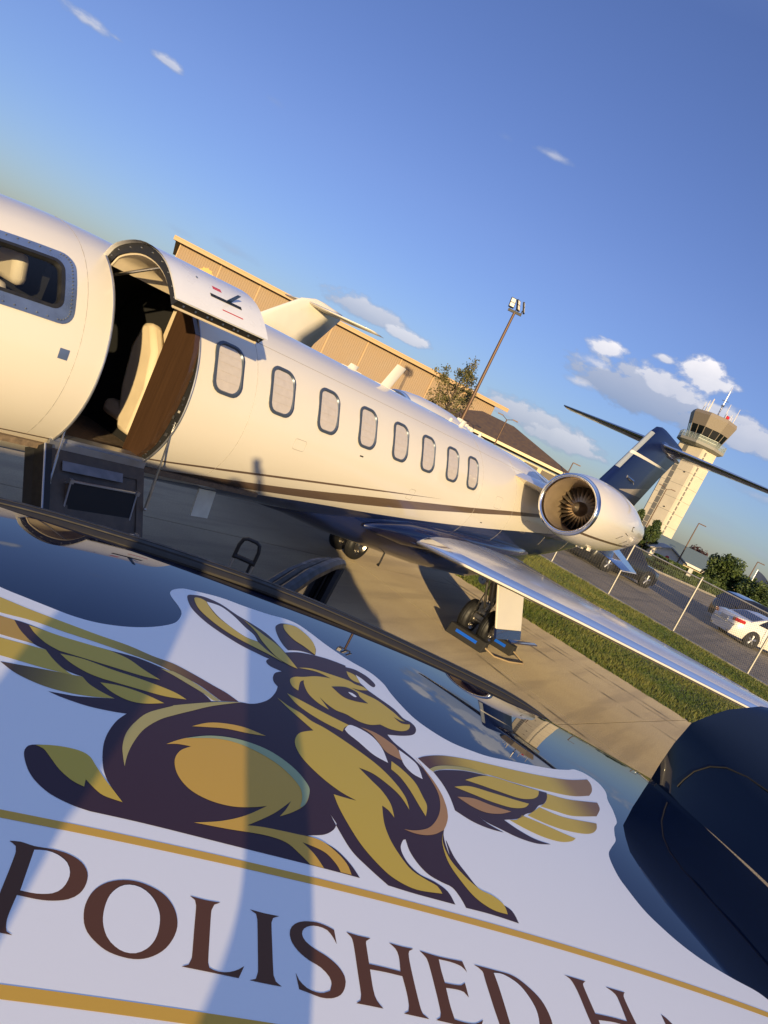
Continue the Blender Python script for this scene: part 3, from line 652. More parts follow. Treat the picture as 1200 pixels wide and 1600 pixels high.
mb = MB(); mb.box((3.28, ph+.035, pz+.035), (.80, .12, .03)); mb.box((3.28, ph-.03, pz-.0), (.80, .03, .05)); sill = obj('door_sill', mb, m_alu, jet, world=True)
mb = MB()
for k in range(26): mb.sphere((2.92+k*.029, ph-.02, pz+.03), .005, 5)
stuff(obj('sill_rivets', mb, m_dark, sill, world=True))
for x, w in ((2.93, .3), (3.66, .38)):
    mb = MB(); e = ld(0 if x < 3 else 1, w, .02); s0 = fus(x, -8 if x > 3 else -30, -.03); mb.tube([s0, s0.lerp(e, .5)], .007, 8); mb.tube([s0.lerp(e, .5), e], .010, 8); mb.sphere(e, .015, 8); obj('stair_strut', mb, m_steel, jet, smooth=True, world=True)
# small square port by the cockpit window, belly access panel, antennas
mb = MB(); mb.grid(lambda x, a: fus(x, a, .003), [2.60, 2.63, 2.665], [5.2, 7.5, 9.6]); obj('static_port', mb, m_plate, jet, world=True)
mb = MB(); mb.box((4.62, 4.62, .935), (.20, .012, .25), mtx=Matrix.Rotation(R(-8), 3, 'X')); obj('access_panel', mb, mat('panel_white', (.8, .8, .66), .4, var=.1, vs=9), jet, world=True)
def ant(x, h, c, sw_, t=.02):
    zt = sinterp(x, ZT)-.005; mb = MB()
    mb.loft([[Vector((x+dx*c+sw_*hh, C+dy*t*(1-hh*.6/h if h else 1), zt+hh)) for dx, dy in ((-.5, 0), (-.2, 1), (.3, .8), (.5, 0), (.3, -.8), (-.2, -1))] for hh in (0, h)])
    mb.box((x, C, zt+.004), (c*1.6, .10, .012)); return obj('antenna', mb, m_white, jet, smooth=True, world=True)
ant(6.98, .30, .20, .45); ant(6.29, .06, .16, .5, .03); ant(8.66, .05, .08, .3); ant(8.98, .10, .12, .6); ant(9.6, .06, .08, .4)
# engines
m_inlet = mat('inlet_liner', (.40, .31, .21), .4, metal=.5, var=.08)
m_fan = mat('fan_titanium', (.36, .31, .25), .42, metal=.9)
def nacelle_paint(nt, b):
    t = N(nt, 'ShaderNodeTexCoord'); s = N(nt, 'ShaderNodeSeparateXYZ'); L(nt, t.outputs['Object'], s.inputs[0])
    z = math_(nt, 'ADD', s.outputs[2], math_(nt, 'MULTIPLY', math_(nt, 'SUBTRACT', s.outputs[0], 5.0), -.02))
    k = math_(nt, 'MULTIPLY', math_(nt, 'GREATER_THAN', z, 2.035), math_(nt, 'LESS_THAN', z, 2.068))
    L(nt, mixc(nt, k, (*WHITE, 1), (*BRONZE, 1)), b.inputs['Base Color'])
m_nac = mat('nacelle_paint', rough=.35, coat=.8, fn=nacelle_paint)
def engine(side):
    y = C-side*1.65; c = (0, y, 2.30); X0 = 9.62
    mb = MB(); mb.lathe([(X0+.07, .432), (X0+.25, .462), (X0+.6, .492), (X0+1.1, .505), (X0+1.6, .495), (X0+2.1, .455), (X0+2.6, .385), (X0+3.0, .315), (X0+3.3, .27), (X0+3.42, .25), (X0+3.40, .235), (X0+3.0, .22)], c, n=48)
    nc = obj('nacelle', mb, m_nac, jet, smooth='all', world=True)
    mb = MB(); mb.lathe([(X0+.07, .432), (X0+.03, .426), (X0+.005, .41), (X0, .395), (X0+.005, .380), (X0+.03, .366), (X0+.07, .358)], c, n=48); obj('inlet_lip', mb, m_chrome, nc, smooth='all', world=True)
    mb = MB(); mb.lathe([(X0+.07, .358), (X0+.25, .335), (X0+.55, .325), (X0+.75, .325)], c, n=48); obj('inlet_duct', mb, m_inlet, nc, smooth='all', world=True)
    mb = MB(); mb.lathe([(X0+.75, .325), (X0+.76, .05)], c, n=32); obj('fan_backing', mb, m_dark, nc, world=True)
    sp = MB(); sp.lathe([(X0+.30, .003), (X0+.33, .035), (X0+.40, .07), (X0+.50, .098), (X0+.62, .11)], c, n=24); obj('spinner', sp, m_fan, nc, smooth='all', world=True)
    fb = None
    for k in range(24):
        a0 = 2*math.pi*k/24; mb = MB(); rows = []
        for r in (.10, .17, .25, .322):
            tw = .10+.9*(r-.10)/.22
            hw = .030+.012*(r-.1)/.22
            rows.append([Vector((X0+.58+dx*.06+(r-.1)*.1, y+r*math.cos(a0+q*hw/r*math.cos(tw*.9)), 2.30+r*math.sin(a0+q*hw/r*math.cos(tw*.9)))) for q, dx in ((-1.0, -tw), (0, -.15), (1.0, tw))])
        mb.loft(rows, cap=False, ring_closed=False); obj('fan_blade', mb, m_fan, nc, smooth='all', world=True)
    mb = MB(); yy = C-side*.78
    mb.loft([[Vector((x, yv, 2.33+zt)) for x, zt in ((10.0-.12*q, 0), (10.25, .075), (11.2, .09), (12.3, .04), (12.55, 0), (12.3, -.04), (11.2, -.08), (10.25, -.065))] for q, yv in ((1, C-side*.6), (0, C-side*1.25))]); obj('pylon', mb, m_white, jet, smooth=True, world=True)
    pn = MB()
    def npnt(x, deg, o=.002):
        r = sinterp(x-X0, [(.07, .432), (.25, .462), (.6, .492), (1.1, .505), (1.6, .495), (2.1, .455), (2.6, .385), (3.0, .315), (3.3, .27)])+o; return Vector((x, y-side*r*math.cos(R(deg)), 2.30+r*math.sin(R(deg))))
    for (xa, da, xb, db) in ((10.75, -18, 10.95, -10), (11.15, -26, 11.4, -16), (11.55, -28, 11.75, -22), (11.0, -3, 11.2, -6), (11.3, 4, 11.3, 12), (11.3, 12, 11.42, 12), (11.42, 4, 11.3, 4)):
        pn.tube([npnt(xa, da), npnt(xb, db)], .004, 4)
    stuff(obj('cowl_seams', pn, m_dark, nc, world=True))
    mb = MB(); mb.box((10.6, y-side*.25, 1.835), (.10, .03, .05)); mb.box((10.9, y-side*.02, 1.79), (.22, .05, .03)); obj('drain_mast', mb, m_white, nc, world=True)
    mb = MB()
    for k in range(5): mb.box((11.55+.13*k, y+side*.12, 2.30+.465-.016*k), (.05, .10, .05))
    obj('cowl_latch', mb, m_white, nc, world=True)
engine(1); engine(-1)
# fin, tailplane, strakes
def fin_paint(nt, b):
    t = N(nt, 'ShaderNodeTexCoord'); s = N(nt, 'ShaderNodeSeparateXYZ'); L(nt, t.outputs['Object'], s.inputs[0]); x = math_(nt, 'ADD', s.outputs[0], 6.0); z = s.outputs[2]
    le = math_(nt, 'SUBTRACT', z, math_(nt, 'MULTIPLY', math_(nt, 'SUBTRACT', x, 15.26), .96))   # height over the leading edge line
    grey = math_(nt, 'MULTIPLY', math_(nt, 'GREATER_THAN', le, 2.94-.13), math_(nt, 'MULTIPLY', math_(nt, 'GREATER_THAN', z, 3.42), math_(nt, 'LESS_THAN', z, 4.52)))
    u = math_(nt, 'SUBTRACT', x, 16.4)
    def band(z0, k, h0, h1, xa, xb):
        c = math_(nt, 'ADD', z0, math_(nt, 'MULTIPLY', u, k)); w = math_(nt, 'ADD', h0, math_(nt, 'MULTIPLY', u, h1))
        i = math_(nt, 'LESS_THAN', math_(nt, 'ABSOLUTE', math_(nt, 'SUBTRACT', z, c)), w)
        return math_(nt, 'MULTIPLY', i, math_(nt, 'MULTIPLY', math_(nt, 'GREATER_THAN', x, xa), math_(nt, 'LESS_THAN', x, xb)))
    w1 = band(3.88, .055, .034, -.004, 16.2, 19.9); w2 = band(3.02, .10, .005, .055, 16.4, 19.3)
    c = mixc(nt, grey, (*NAVY, 1), (.30, .33, .36, 1)); c = mixc(nt, w1, c, (.75, .70, .60, 1)); c = mixc(nt, w2, c, (.28, .24, .20, 1)); L(nt, c, b.inputs['Base Color'])
m_fin = mat('fin_paint', rough=.35, coat=.10, coatr=.05, spec=.12, fn=fin_paint)
def slab_foil(name, secs, m_, par, sub=None):   # secs: (le point, te point, thickness) with thickness direction
    AF = [(0, 0), (.02, .45), (.08, .8), (.3, 1), (.6, .7), (1, .05), (.6, -.7), (.3, -1), (.08, -.8), (.02, -.45)]
    mb = MB(); mb.loft([[Vector(a).lerp(Vector(b_), u)+Vector(td)*(t*.5*v) for u, v in AF] for a, b_, t, td in secs]); return obj(name, mb, m_, par, smooth='all', world=True)
Yd = (0, 1, 0); Zd = (0, 0, 1)
fin = slab_foil('tail_fin', [((14.4, C, 2.28), (18.1, C, 2.1), .16, Yd), ((14.7, C, 2.45), (18.2, C, 2.45), .22, Yd), ((15.26, C, 2.94), (18.6, C, 2.94), .24, Yd), ((16.1, C, 3.75), (19.35, C, 3.75), .20, Yd), ((16.85, C, 4.50), (20.05, C, 4.40), .17, Yd), ((17.1, C, 4.68), (20.2, C, 4.60), .14, Yd), ((17.5, C, 4.76), (20.2, C, 4.72), .08, Yd), ((17.9, C, 4.78), (20.0, C, 4.76), .02, Yd)], m_fin, jet)
m_stab = mat('tailplane_paint', (.10, .10, .105), .3, coat=.8, var=.1)
for s in (1, -1):
    st_ = slab_foil('tailplane', [((17.95, C-s*.05, 4.45), (19.8, C-s*.05, 4.45), .15, Zd), ((18.3, C-s*1.2, 4.48), (19.6, C-s*1.2, 4.48), .12, Zd), ((18.95, C-s*3.05, 4.53), (19.7, C-s*3.05, 4.53), .06, Zd), ((19.1, C-s*3.12, 4.53), (19.65, C-s*3.12, 4.53), .01, Zd)], m_stab, jet)
    mb = MB(); mb.tube([(17.93, C-s*.05, 4.45), (18.28, C-s*1.2, 4.48), (18.93, C-s*3.05, 4.53)], [.035, .028, .016], 8); obj('leading_edge', mb, m_chrome, st_, smooth=True, world=True)
mb = MB(); mb.lathe([(17.55, .005), (17.62, .05), (17.8, .10), (18.2, .13), (19.2, .13), (20.1, .07), (20.4, .01)], (0, C, 4.45), n=20); obj('tail_bullet', mb, m_navy, jet, smooth='all', world=True)
m_strake = mat('strake_white', (.75, .72, .66), .3, coat=.7)
for s in (1, -1):
    st_ = slab_foil('ventral_strake', [((15.4, C-s*.35, 1.72), (17.9, C-s*.2, 1.85), .06, (0, .6, .6)), ((17.0, C-s*.85, 1.42), (18.4, C-s*.85, 1.44), .02, (0, .6, .6))], m_navy, jet)
mb = MB(); mb.add([(16.75, C-.70, 1.50), (17.05, C-.87, 1.40), (18.45, C-.86, 1.42), (17.6, C-.62, 1.56)], [(0, 1, 2, 3)]); obj('strake_tip', mb, m_strake, jet, world=True)
mb = MB(); mb.tube([(16.5, C-.1, 3.35), (16.9, C-.16, 3.33)], .035, 8); mb.tube([(16.9, C-.16, 3.33), (17.2, C-.12, 3.28)], .012, 6); obj('tail_light', mb, m_chrome, fin, world=True)
# landing gear
def wheel(x, y, r, w, par, name='wheel'):
    t = MB(); t.lathe([(-w/2, r*.60), (-w/2, r*.86), (-w/2*.75, r*.96), (-w/2*.3, r), (-w/2*.26, r*.985), (-.006, r*.985), (0, r), (.006, r*.985), (w/2*.26, r*.985), (w/2*.3, r), (w/2*.75, r*.96), (w/2, r*.86), (w/2, r*.60), (-w/2, r*.60)], (x, y, r), axis='Y', n=32)
    tw = obj(name, t, m_black, par, smooth=True, world=True)
    h = MB(); h.lathe([(-w/2*.8, r*.05), (-w/2*.9, r*.2), (-w/2*.55, r*.35), (-w/2*.55, r*.5), (-w/2*1.02, r*.61), (w/2*1.02, r*.61), (w/2*.55, r*.5), (w/2*.55, r*.35), (w/2*.9, r*.2), (w/2*.8, r*.05)], (x, y, r), axis='Y', n=24, cap=True)
    for k in range(10):
        a = 2*math.pi*k/10; h.box((x+r*.42*math.cos(a), y-w*.36, r+r*.42*math.sin(a)), (.025, .02, .025))
    obj('rim', h, m_steel, tw, smooth=True, world=True); return tw
for s in (1, -1):
    y = C-s*1.30; gx = 9.68
    g_ = MB(); g_.tube([(gx-.12, y+s*.10, 1.05), (gx, y, .62)], .055, 12); g_.tube([(gx, y, .70), (gx, y, .30)], .038, 12); g_.tube([(gx, y-.20, .26), (gx, y+.20, .26)], .035, 10)
    g_.tube([(gx-.28, y+s*.1, .95), (gx-.16, y, .55), (gx-.02, y, .38)], .02, 8); g_.box((gx-.06, y, .48), (.12, .12, .16)); g_.tube([(gx-.10, y-.07, .9), (gx-.09, y-.07, .35)], .010, 6); g_.tube([(gx-.12, y+.06, .9), (gx-.14, y+.10, .5), (gx-.03, y+.12, .3)], .009, 6)
    g_.box((gx-.10, y, .34), (.08, .16, .06)); g_.tube([(gx+.10, y, .85), (gx+.16, y, .55), (gx+.02, y, .36)], .016, 6)
    for q in range(6): g_.sphere((gx-.13+.01*q, y+(-.08+.035*q), .40+.07*(q % 3)), .024, 8)
    leg = obj('main_gear_leg', g_, m_steel, jet, smooth=True, world=True)
    mb = MB(); mb.lathe([(-.05, .01), (-.05, .06), (0, .07), (.03, .065), (.06, .02)], (gx-.30, y+s*.12, .86), axis='X', n=16); obj('taxi_lamp', mb, m_chrome, leg, smooth=True, world=True)
    for dy in (-.17, .17): wheel(gx, y+dy, .262, .155, jet)
    mb = MB(); ez = Vector((0, s*.42, 1)); yy = y-s*.42; mb.prism([(-.46, .0), (.44, -.03), (.40, .75), (-.56, .75)], (gx+.02, yy, .40), (1, 0, 0), ez, (0, s*1., 0), .03); mb.v = [(a+(.05 if False else 0), b_, c_) for a, b_, c_ in mb.v]; dd = obj('gear_door', mb, m_white, jet, world=True, bevel=.006)
    mb = MB(); mb.prism([(-.45, -.12), (.44, -.15), (.44, -.033), (-.46, -.003)], (gx+.02, yy-s*.002, .40), (1, 0, 0), ez, (0, s*1., 0), .034); mb.loft([[Vector((gx+.0, yy-s*.06, .27)), Vector((gx+.98, yy-s*.10, .22)), Vector((gx+.98, yy-s*.16, .215)), Vector((gx+.0, yy-s*.12, .26))], [Vector((gx+.0, yy-s*.06, .25)), Vector((gx+1.0, yy-s*.10, .20)), Vector((gx+1.0, yy-s*.16, .195)), Vector((gx+.0, yy-s*.12, .24))]]); obj('door_edge', mb, m_navy, dd, world=True)
ng = MB(); ng.tube([(1.1, C, 1.1), (1.15, C, .30)], .045, 10); ng.tube([(1.15, C-.14, .24), (1.15, C+.14, .24)], .03, 8); obj('nose_gear_leg', ng, m_steel, jet, smooth=True, world=True)
wheel(1.15, C-.13, .23, .12, jet); wheel(1.15, C+.13, .23, .12, jet)
mb = MB(); mb.tube([(8.05, C-.35, .72), (8.05, C-.35, .56), (8.03, C-.35, .53)], [.012, .012, .022], 8); obj('belly_antenna', mb, m_black, jet, world=True)
# wheel chocks
m_chock = mat('chock_rubber', (.018, .017, .016), .8, var=.3, vs=15); m_blue = mat('blue_stripe', (.004, .10, .62), .4); m_rope = mat('rope', (.35, .26, .15), .9, bump=.6, bs=90)
for (x, lab, yv) in ((9.32, 'black wheel chock with blue stripe in front of the main gear tyres', 3.72), (10.08, 'black wheel chock with blue stripe behind the main gear tyres', 3.60)):
    ck = root('wheel_chock', lab, 'wheel chock', (x, yv, 0), R(4), 'wheel chocks at the main gear')
    mb = MB(); mb.prism([(-.12, 0), (.12, 0), (.06, .15), (-.06, .15)], (0, -.29, .002), (1, 0, 0), (0, 0, 1), (0, 1, 0), .58); obj('block', mb, m_chock, ck, bevel=.008)
    mb = MB(); mb.add([(-.0950, -.17, .0705), (-.0790, -.17, .1105), (-.0790, .17, .1105), (-.0950, .17, .0705)], [(0, 1, 2, 3)]); obj('stripe', mb, m_blue, ck)
mb = MB(); mb.tube([(9.34, 3.44, .07), (9.42, 3.30, .02), (9.65, 3.16, .015), (10.0, 3.08, .015), (10.10, 3.14, .015), (10.10, 3.32, .07)], .012, 6)
top(obj('chock_rope', mb, m_rope, smooth=True), 'pale rope joining the two wheel chocks on the concrete', 'rope')

# ================================================================== THE SUV WE LOOK OVER
SA = R(32-71); AX = Vector((math.cos(SA), math.sin(SA), 0)); BX = Vector((-AX.y, AX.x, 0))
def ST(s, t, z): return AX*s+BX*t+Vector((0, 0, z))
S0, T0 = -.6, .95
def sl(s, t, z): return Vector((s-S0, t-T0, z))        # in the vehicle's own frame: x to the rear, y to the left
suvloc = ST(S0, T0, 0)
suv = root('luxury_suv', 'glossy midnight blue suv with a winged hare emblem on its roof and raised tailgate', 'car', suvloc, SA)
def zr(s, t):
    z = 1.9-.058*(t-1)**2-((.07*(s-.35)**2 if s < 1.1 else .0394+.105*(s-1.1)) if s > -.25 else .0252+.084*(-.25-s))
    return z
def rw(s):     # half width of the roof, narrowing towards the tailgate
    return .785 if s < 1.15 else .785-.125*((s-1.15)/.465)**1.2
m_suv = mat('midnight_blue_paint', (.0025, .0065, .022), .35, coat=1., coatr=.012, spec=0.)
m_gloss = mat('gloss_black', (.006, .006, .007), .12, coat=1.)
m_tint = mat('tinted_glass', (.006, .007, .009), .04, coat=1.)
m_rail = mat('rail_black', (.030, .026, .020), .62, spec=.3, var=.12, vs=30, bump=.05)
ss = [-.85+.05*k for k in range(60)]; ss = [x for x in ss if x < 1.60]+[1.615]
tt = [-1, -.985, -.96]+[-.92+.04*k for k in range(47)]+[.96, .985, 1]
def rp(a, u, dz=0): b = .95+u*rw(a); e = max(0, abs(u)-.955)/.045; return sl(a, b, zr(a, b)-.02*e*e-dz)
mb = MB(); mb.grid(lambda a, u: rp(a, u), ss, tt)
mb.grid(lambda k, u: rp(1.615, u, (0, .006, .05)[int(k)])+Vector(((0, .006, .006)[int(k)], 0, 0)), [0, 1, 2], tt)
roof = obj('roof', mb, m_suv, suv, smooth='all')
# sunken ditch line at the far and near roof edge
RZ = [(-1.0, 1.735), (-.6, 1.815), (-.205, 1.885), (.079, 1.910), (.325, 1.919), (.475, 1.917), (.635, 1.909), (.76, 1.900), (1.025, 1.876), (1.15, 1.857), (1.22, 1.84), (1.268, 1.822)]
RZ = [(a*1.075, 2.4-(2.4-z)*1.075) for a, z in RZ]
def rail(tc_, s_):
    PR = [(-.024, -.06), (-.026, -.030), (-.034, -.022), (-.034, -.014), (-.028, -.008), (-.018, -.004), (-.016, -.011), (-.011, -.011), (-.009, -.002), (.004, .0), (.006, -.007), (.010, -.007), (.012, -.001), (.024, -.002), (.030, -.008), (.030, -.020), (.024, -.028), (.024, -.06)]
    mb = MB(); rings = []
    for k in range(48):
        s = -.70+2.06*k/47; z = sinterp(s, RZ)-(.02 if tc_ < 1 else 0); e = 1.0 if s < 1.20 else max(.25, 1-(s-1.20)/.21)
        rings.append([sl(s, tc_+s_*(u*1.15*e-.0), z+.009+v*.66) for u, v in PR])
    mb.loft(rings); return obj('roof_rail', mb, m_rail, suv, smooth=True)
rail(1.700, 1); rail(.20, -1)
mb = MB()
for t in (1, -1):
    mb = MB(); mb.tube([rp(a, t)+Vector((0, 0, .001)) for a in ss[::3]+[1.61]], .004, 6); obj('roof_trim', mb, m_black, suv, smooth=True)
# body
def body_ring(s, pts): return [sl(s, .95+u*a, z) for u in (1, -1) for a, z in (pts if u == 1 else pts[::-1])]
ST_ = [(-2.95, .55, .62, .42, .88), (-2.87, .85, .95, .38, .98), (-2.65, .93, .985, .36, 1.05), (-2.0, .97, 1.0, .36, 1.12), (-1.6, .975, 1.0, .36, 1.2), (-1.2, .975, 1.01, .36, 1.2), (1.0, .975, 1.01, .36, 1.2), (1.60, .965, 1.0, .38, 1.2), (1.95, .94, .985, .40, 1.2), (2.12, .90, .95, .46, 1.19), (2.18, .84, .90, .52, 1.14)]
mb = MB(); mb.loft([body_ring(s, [(wt-.05, zb), (wm, zb+.12), (wm, .85), (wt, zt-.06), (wt-.04, zt)]) for s, wt, wm, zb, zt in ST_]); obj('body', mb, m_suv, suv, smooth=True)
# pillars and side glass
for u in (1, -1):
    T = lambda a: .95+u*a
    mb = MB(); mb.loft([[sl(s, T(.93), 1.19), sl(s, T(rw(s)-.0), zr(max(min(s, 1.61), -.85), 1.65)-.02), ] for s in (-.85, -.4, .3, 1.0, 1.3, 1.61)], cap=False, ring_closed=False)
    obj('side_glass', mb, m_tint, suv, smooth=True)
    for s0, s1 in ((-.90, -.80), (-.30, -.20), (.42, .56), (1.30, 1.63)):
        mb = MB(); zz = lambda s: zr(max(min(s, 1.61), -.85), 1.66)
        mb.loft([[sl(s+(.48 if s > 1.5 else -.70 if s < -.7 else 0), T(.965-.02), 1.17), sl(s+(.48 if s > 1.5 else -.70 if s < -.7 else 0), T(.955), 1.17), sl(s, T(rw(s)+.0), zz(s)-.022), sl(s, T(rw(s)-.04), zz(s)-.03)] for s in (s0, s1)]); obj('pillar', mb, m_gloss if s0 < 1 else m_suv, suv, smooth=True)
    for xw in (-2.0, 1.0):
        t = MB(); t.lathe([(-.13, .23), (-.14, .34), (-.12, .385), (.12, .385), (.14, .34), (.13, .23)], sl(xw, T(.88), .385), axis='Y', n=32); w_ = obj('wheel', t, m_black, suv, smooth=True)
        t = MB(); t.lathe([(-.125, .235), (-.10, .225), (.10, .225), (.125, .235)], sl(xw, T(.88), .385), axis='Y', n=32)
        for k in range(10):
            a = 2*math.pi*k/10; t.tube([sl(xw, T(.99), .385), sl(xw+.22*math.cos(a), T(.985), .385+.22*math.sin(a))], [.03, .016], 6)
        obj('rim', t, m_alu, w_, smooth=True)
    mb = MB(); mb.box(sl(-1.15, T(1.12), 1.20), (.12, .26, .18)); obj('side_mirror', mb, m_suv, suv, bevel=.04, smooth=True)
    mb = MB(); mb.loft([[sl(s, T(a), .36), sl(s, T(a), .40)] for s in (-1.5, .35) for a in (.95,)], cap=False, ring_closed=False); mb.box(sl(-.55, T(1.06), .38), (1.9, .20, .05)); obj('side_step', mb, m_rail, suv, bevel=.012)
    mb = MB(); mb.box(sl(-2.84, T(.70), .86), (.16, .34, .10)); obj('headlight', mb, m_chrome, suv, bevel=.02)
    mb = MB(); mb.box(sl(2.14, T(.84), 1.02), (.10, .12, .34)); obj('tail_light', mb, mat('red_lamp_glass', (.30, .008, .01), .15, coat=1.), suv, bevel=.02)
mb = MB(); mb.loft([[sl(-1.62, .95-.82+1.64*k/8, 1.19+.03*math.sin(k/8*math.pi)) for k in range(9)], [rp(-.845, -1+2*k/8) for k in range(9)]], cap=False, ring_closed=False); obj('windshield', mb, m_tint, suv, smooth=True)
mb = MB(); mb.box(sl(-2.94, .95, .70), (.05, 1.1, .42)); obj('grille', mb, m_chrome, suv, bevel=.02)
# hinge channel, raised hatch
mb = MB(); mb.loft([[sl(a, t, zr(1.615, t)-d) for t in [.32+.09*k for k in range(15)]] for a, d in ((1.621, .05), (1.645, .045), (1.68, .03), (1.68, .055))], cap=False, ring_closed=False)
obj('hinge_channel', mb, m_alu, suv)
HP = [(1.765, 1.762), (1.768, 1.81), (1.776, 1.885), (1.795, 1.965), (1.83, 2.02), (1.885, 2.068), (1.99, 2.12), (2.15, 2.15), (2.4, 2.175), (2.7, 2.19), (2.85, 2.18), (2.88, 2.14)]
HP = [(a*.93, 2.4-(2.4-z)*.93) for a, z in HP]
def hw(k):     # half width of the hatch along its length
    return [.660, .661, .661, .660, .658, .654, .648, .64, .63, .61, .58, .55][k]
TK = [-1, -.985, -.95, -.88, -.78, -.6, -.4, -.2, 0, .2, .4, .6, .78, .88, .95, .985, 1]
def hatch(off):
    out = []
    for k, (a, z) in enumerate(HP):
        row = []
        for u in TK:
            cr = -.030*u*u-.10*max(0, abs(u)-.9)**2*6
            cr2 = -.02*max(0, abs(u)-.85)/.15; lean = .11*(1-u**4)*min(1, k/4)
            row.append(sl(a+off[0]+lean, .95+u*hw(k), z+off[1]+(cr*.6 if k > 0 else -.04*u*u)+(cr2 if k > 3 else 0)))
        out.append(row)
    return out
mb = MB(); mb.loft(hatch((0, 0)), cap=False, ring_closed=False)
h1 = hatch((0, 0)); h2 = hatch((.05, -.05)); h2[0] = [p+Vector((.02, .0, .0)) for p in h1[0]]
mb.loft(h2, cap=False, ring_closed=False)
for e in (0, -1): mb.loft([[r[e] for r in h1], [r[e] for r in h2]], cap=False, ring_closed=False)
mb.loft([h1[-1], h2[-1]], cap=False, ring_closed=False)
tg = obj('tailgate', mb, m_suv, suv, smooth=True)
def hpt(k, t): # point on hatch skin for profile parameter k and T
    i = min(int(k), len(HP)-2); f = k-i; a = HP[i][0]*(1-f)+HP[i+1][0]*f; z = HP[i][1]*(1-f)+HP[i+1][1]*f; u = (t-.95)/.66
    return sl(a-.002+.11*(1-u**4)*min(1, k/4), t, z-.018*u*u+.001)
mb = MB(); mb.tube([hpt(k, t) for k, t in ((.45, 1.523), (1.0, 1.523), (1.5, 1.516), (2.0, 1.493), (2.3, 1.46), (2.45, 1.404), (2.5, 1.293), (2.52, 1.12), (2.55, .95), (2.52, .75), (2.45, .50), (2.3, .44), (1.5, .385), (.5, .378))], .0022, 6); obj('spoiler_seam', mb, m_dark, tg, smooth=True)
# open rear door on the far side
h0 = Vector((.42, 2.0)); h1_ = Vector((.935, 3.02)); dd_ = (h1_-h0); ln_ = dd_.length; du = dd_/ln_; nn = Vector((-du.y, du.x))
def dr(u, z, o=0): p = h0+du*u+nn*o; return sl(p.x, p.y, z)
P = [(0, .45), (ln_-.10, .45), (ln_, .75), (ln_, 1.20), (ln_-.03, 1.22), (.03, 1.22), (0, 1.18)]
mb = MB(); mb.loft([[dr(u, z, o) for u, z in P] for o in (-.06, -.02, .05, .07)]); door = obj('rear_door', mb, m_suv, suv, smooth=True)
F_ = [(.0, 1.2), (.04, 1.45), (.12, 1.64), (.3, 1.705), (.6, 1.732), (.9, 1.728), (1.06, 1.715), (1.135, 1.70), (1.145, 1.69), (1.12, 1.62), (1.08, 1.45), (1.05, 1.2)]
for o, rr, mm, dz in ((-.03, .026, m_black, 0), (.01, .020, m_rail, -.012), (.045, .018, m_black, -.03)):
    mb = MB(); mb.tube([dr(u, z+dz*(1 if z > 1.5 else 0), o) for u, z in F_], rr, 8); obj('window_surround', mb, mm, door, smooth=True)
mb = MB(); mb.add([dr(u, z, .0) for u, z in F_], [tuple(range(len(F_)))]); obj('door_glass', mb, m_tint, door)

# printed roof decal --------------------------------------------------------
def vinyl_fn(nt, b):
    a = N(nt, 'ShaderNodeAttribute'); a.attribute_name = 'ink'; L(nt, a.outputs['Color'], b.inputs['Base Color'])
m_vinyl = mat('printed_vinyl', rough=.45, spec=.22, dr=.12, fn=vinyl_fn)
INK = {'W': (.87, .86, .82), 'D': (.052, .026, .034), 'G': (.64, .44, .06), 'GA': (.69, .40, .06), 'GP': (.45, .38, .13), 'PG': (.36, .42, .21), 'GB': (.46, .24, .09), 'B': (.12, .048, .022), 'GL': (.54, .32, .06)}
BRN = (.11, .045, .032)
def lerp3(a, b, t): t = max(0, min(1, t)); t = t*t*(3-2*t); return tuple(x+(y-x)*t for x, y in zip(a, b))
def ink(c, s, t):
    if c in INK: return INK[c]
    if c == 'LW': return lerp3(INK['G'], BRN, (s-.02)/.22)
    if c == 'BG': return lerp3((.10, .055, .03), INK['G'], (s+.05)/.15)
    if c == 'RW': return lerp3(BRN, INK['G'], (s-.62)/.14) if s < .90 else lerp3(INK['G'], (.30, .16, .06), (s-.96)/.10)
    if c == 'R2': return lerp3(INK['G'], (.22, .11, .05), (s-.92)/.16)
    return (1, 0, 1)
def spline(txt):
    P = []
    for tk in txt.split():
        c = tk.endswith('*'); a, b = tk.rstrip('*').split(','); P.append((int(a)/1e4, int(b)/1e4, c))
    n = len(P); out = []
    for i in range(n):
        p1, p2 = P[i], P[(i+1) % n]; p0 = P[i-1] if not p1[2] else p1; p3 = P[(i+2) % n] if not p2[2] else p2
        d = math.hypot(p2[0]-p1[0], p2[1]-p1[1]); k = max(1, min(6, int(d/.004)))
        for q in range(k):
            t = q/k
            out.append(tuple(.5*((2*p1[m])+(p2[m]-p0[m])*t+(2*p0[m]-5*p1[m]+4*p2[m]-p3[m])*t*t+(3*p1[m]-p0[m]-3*p2[m]+p3[m])*t**3) for m in (0, 1)))
    return out
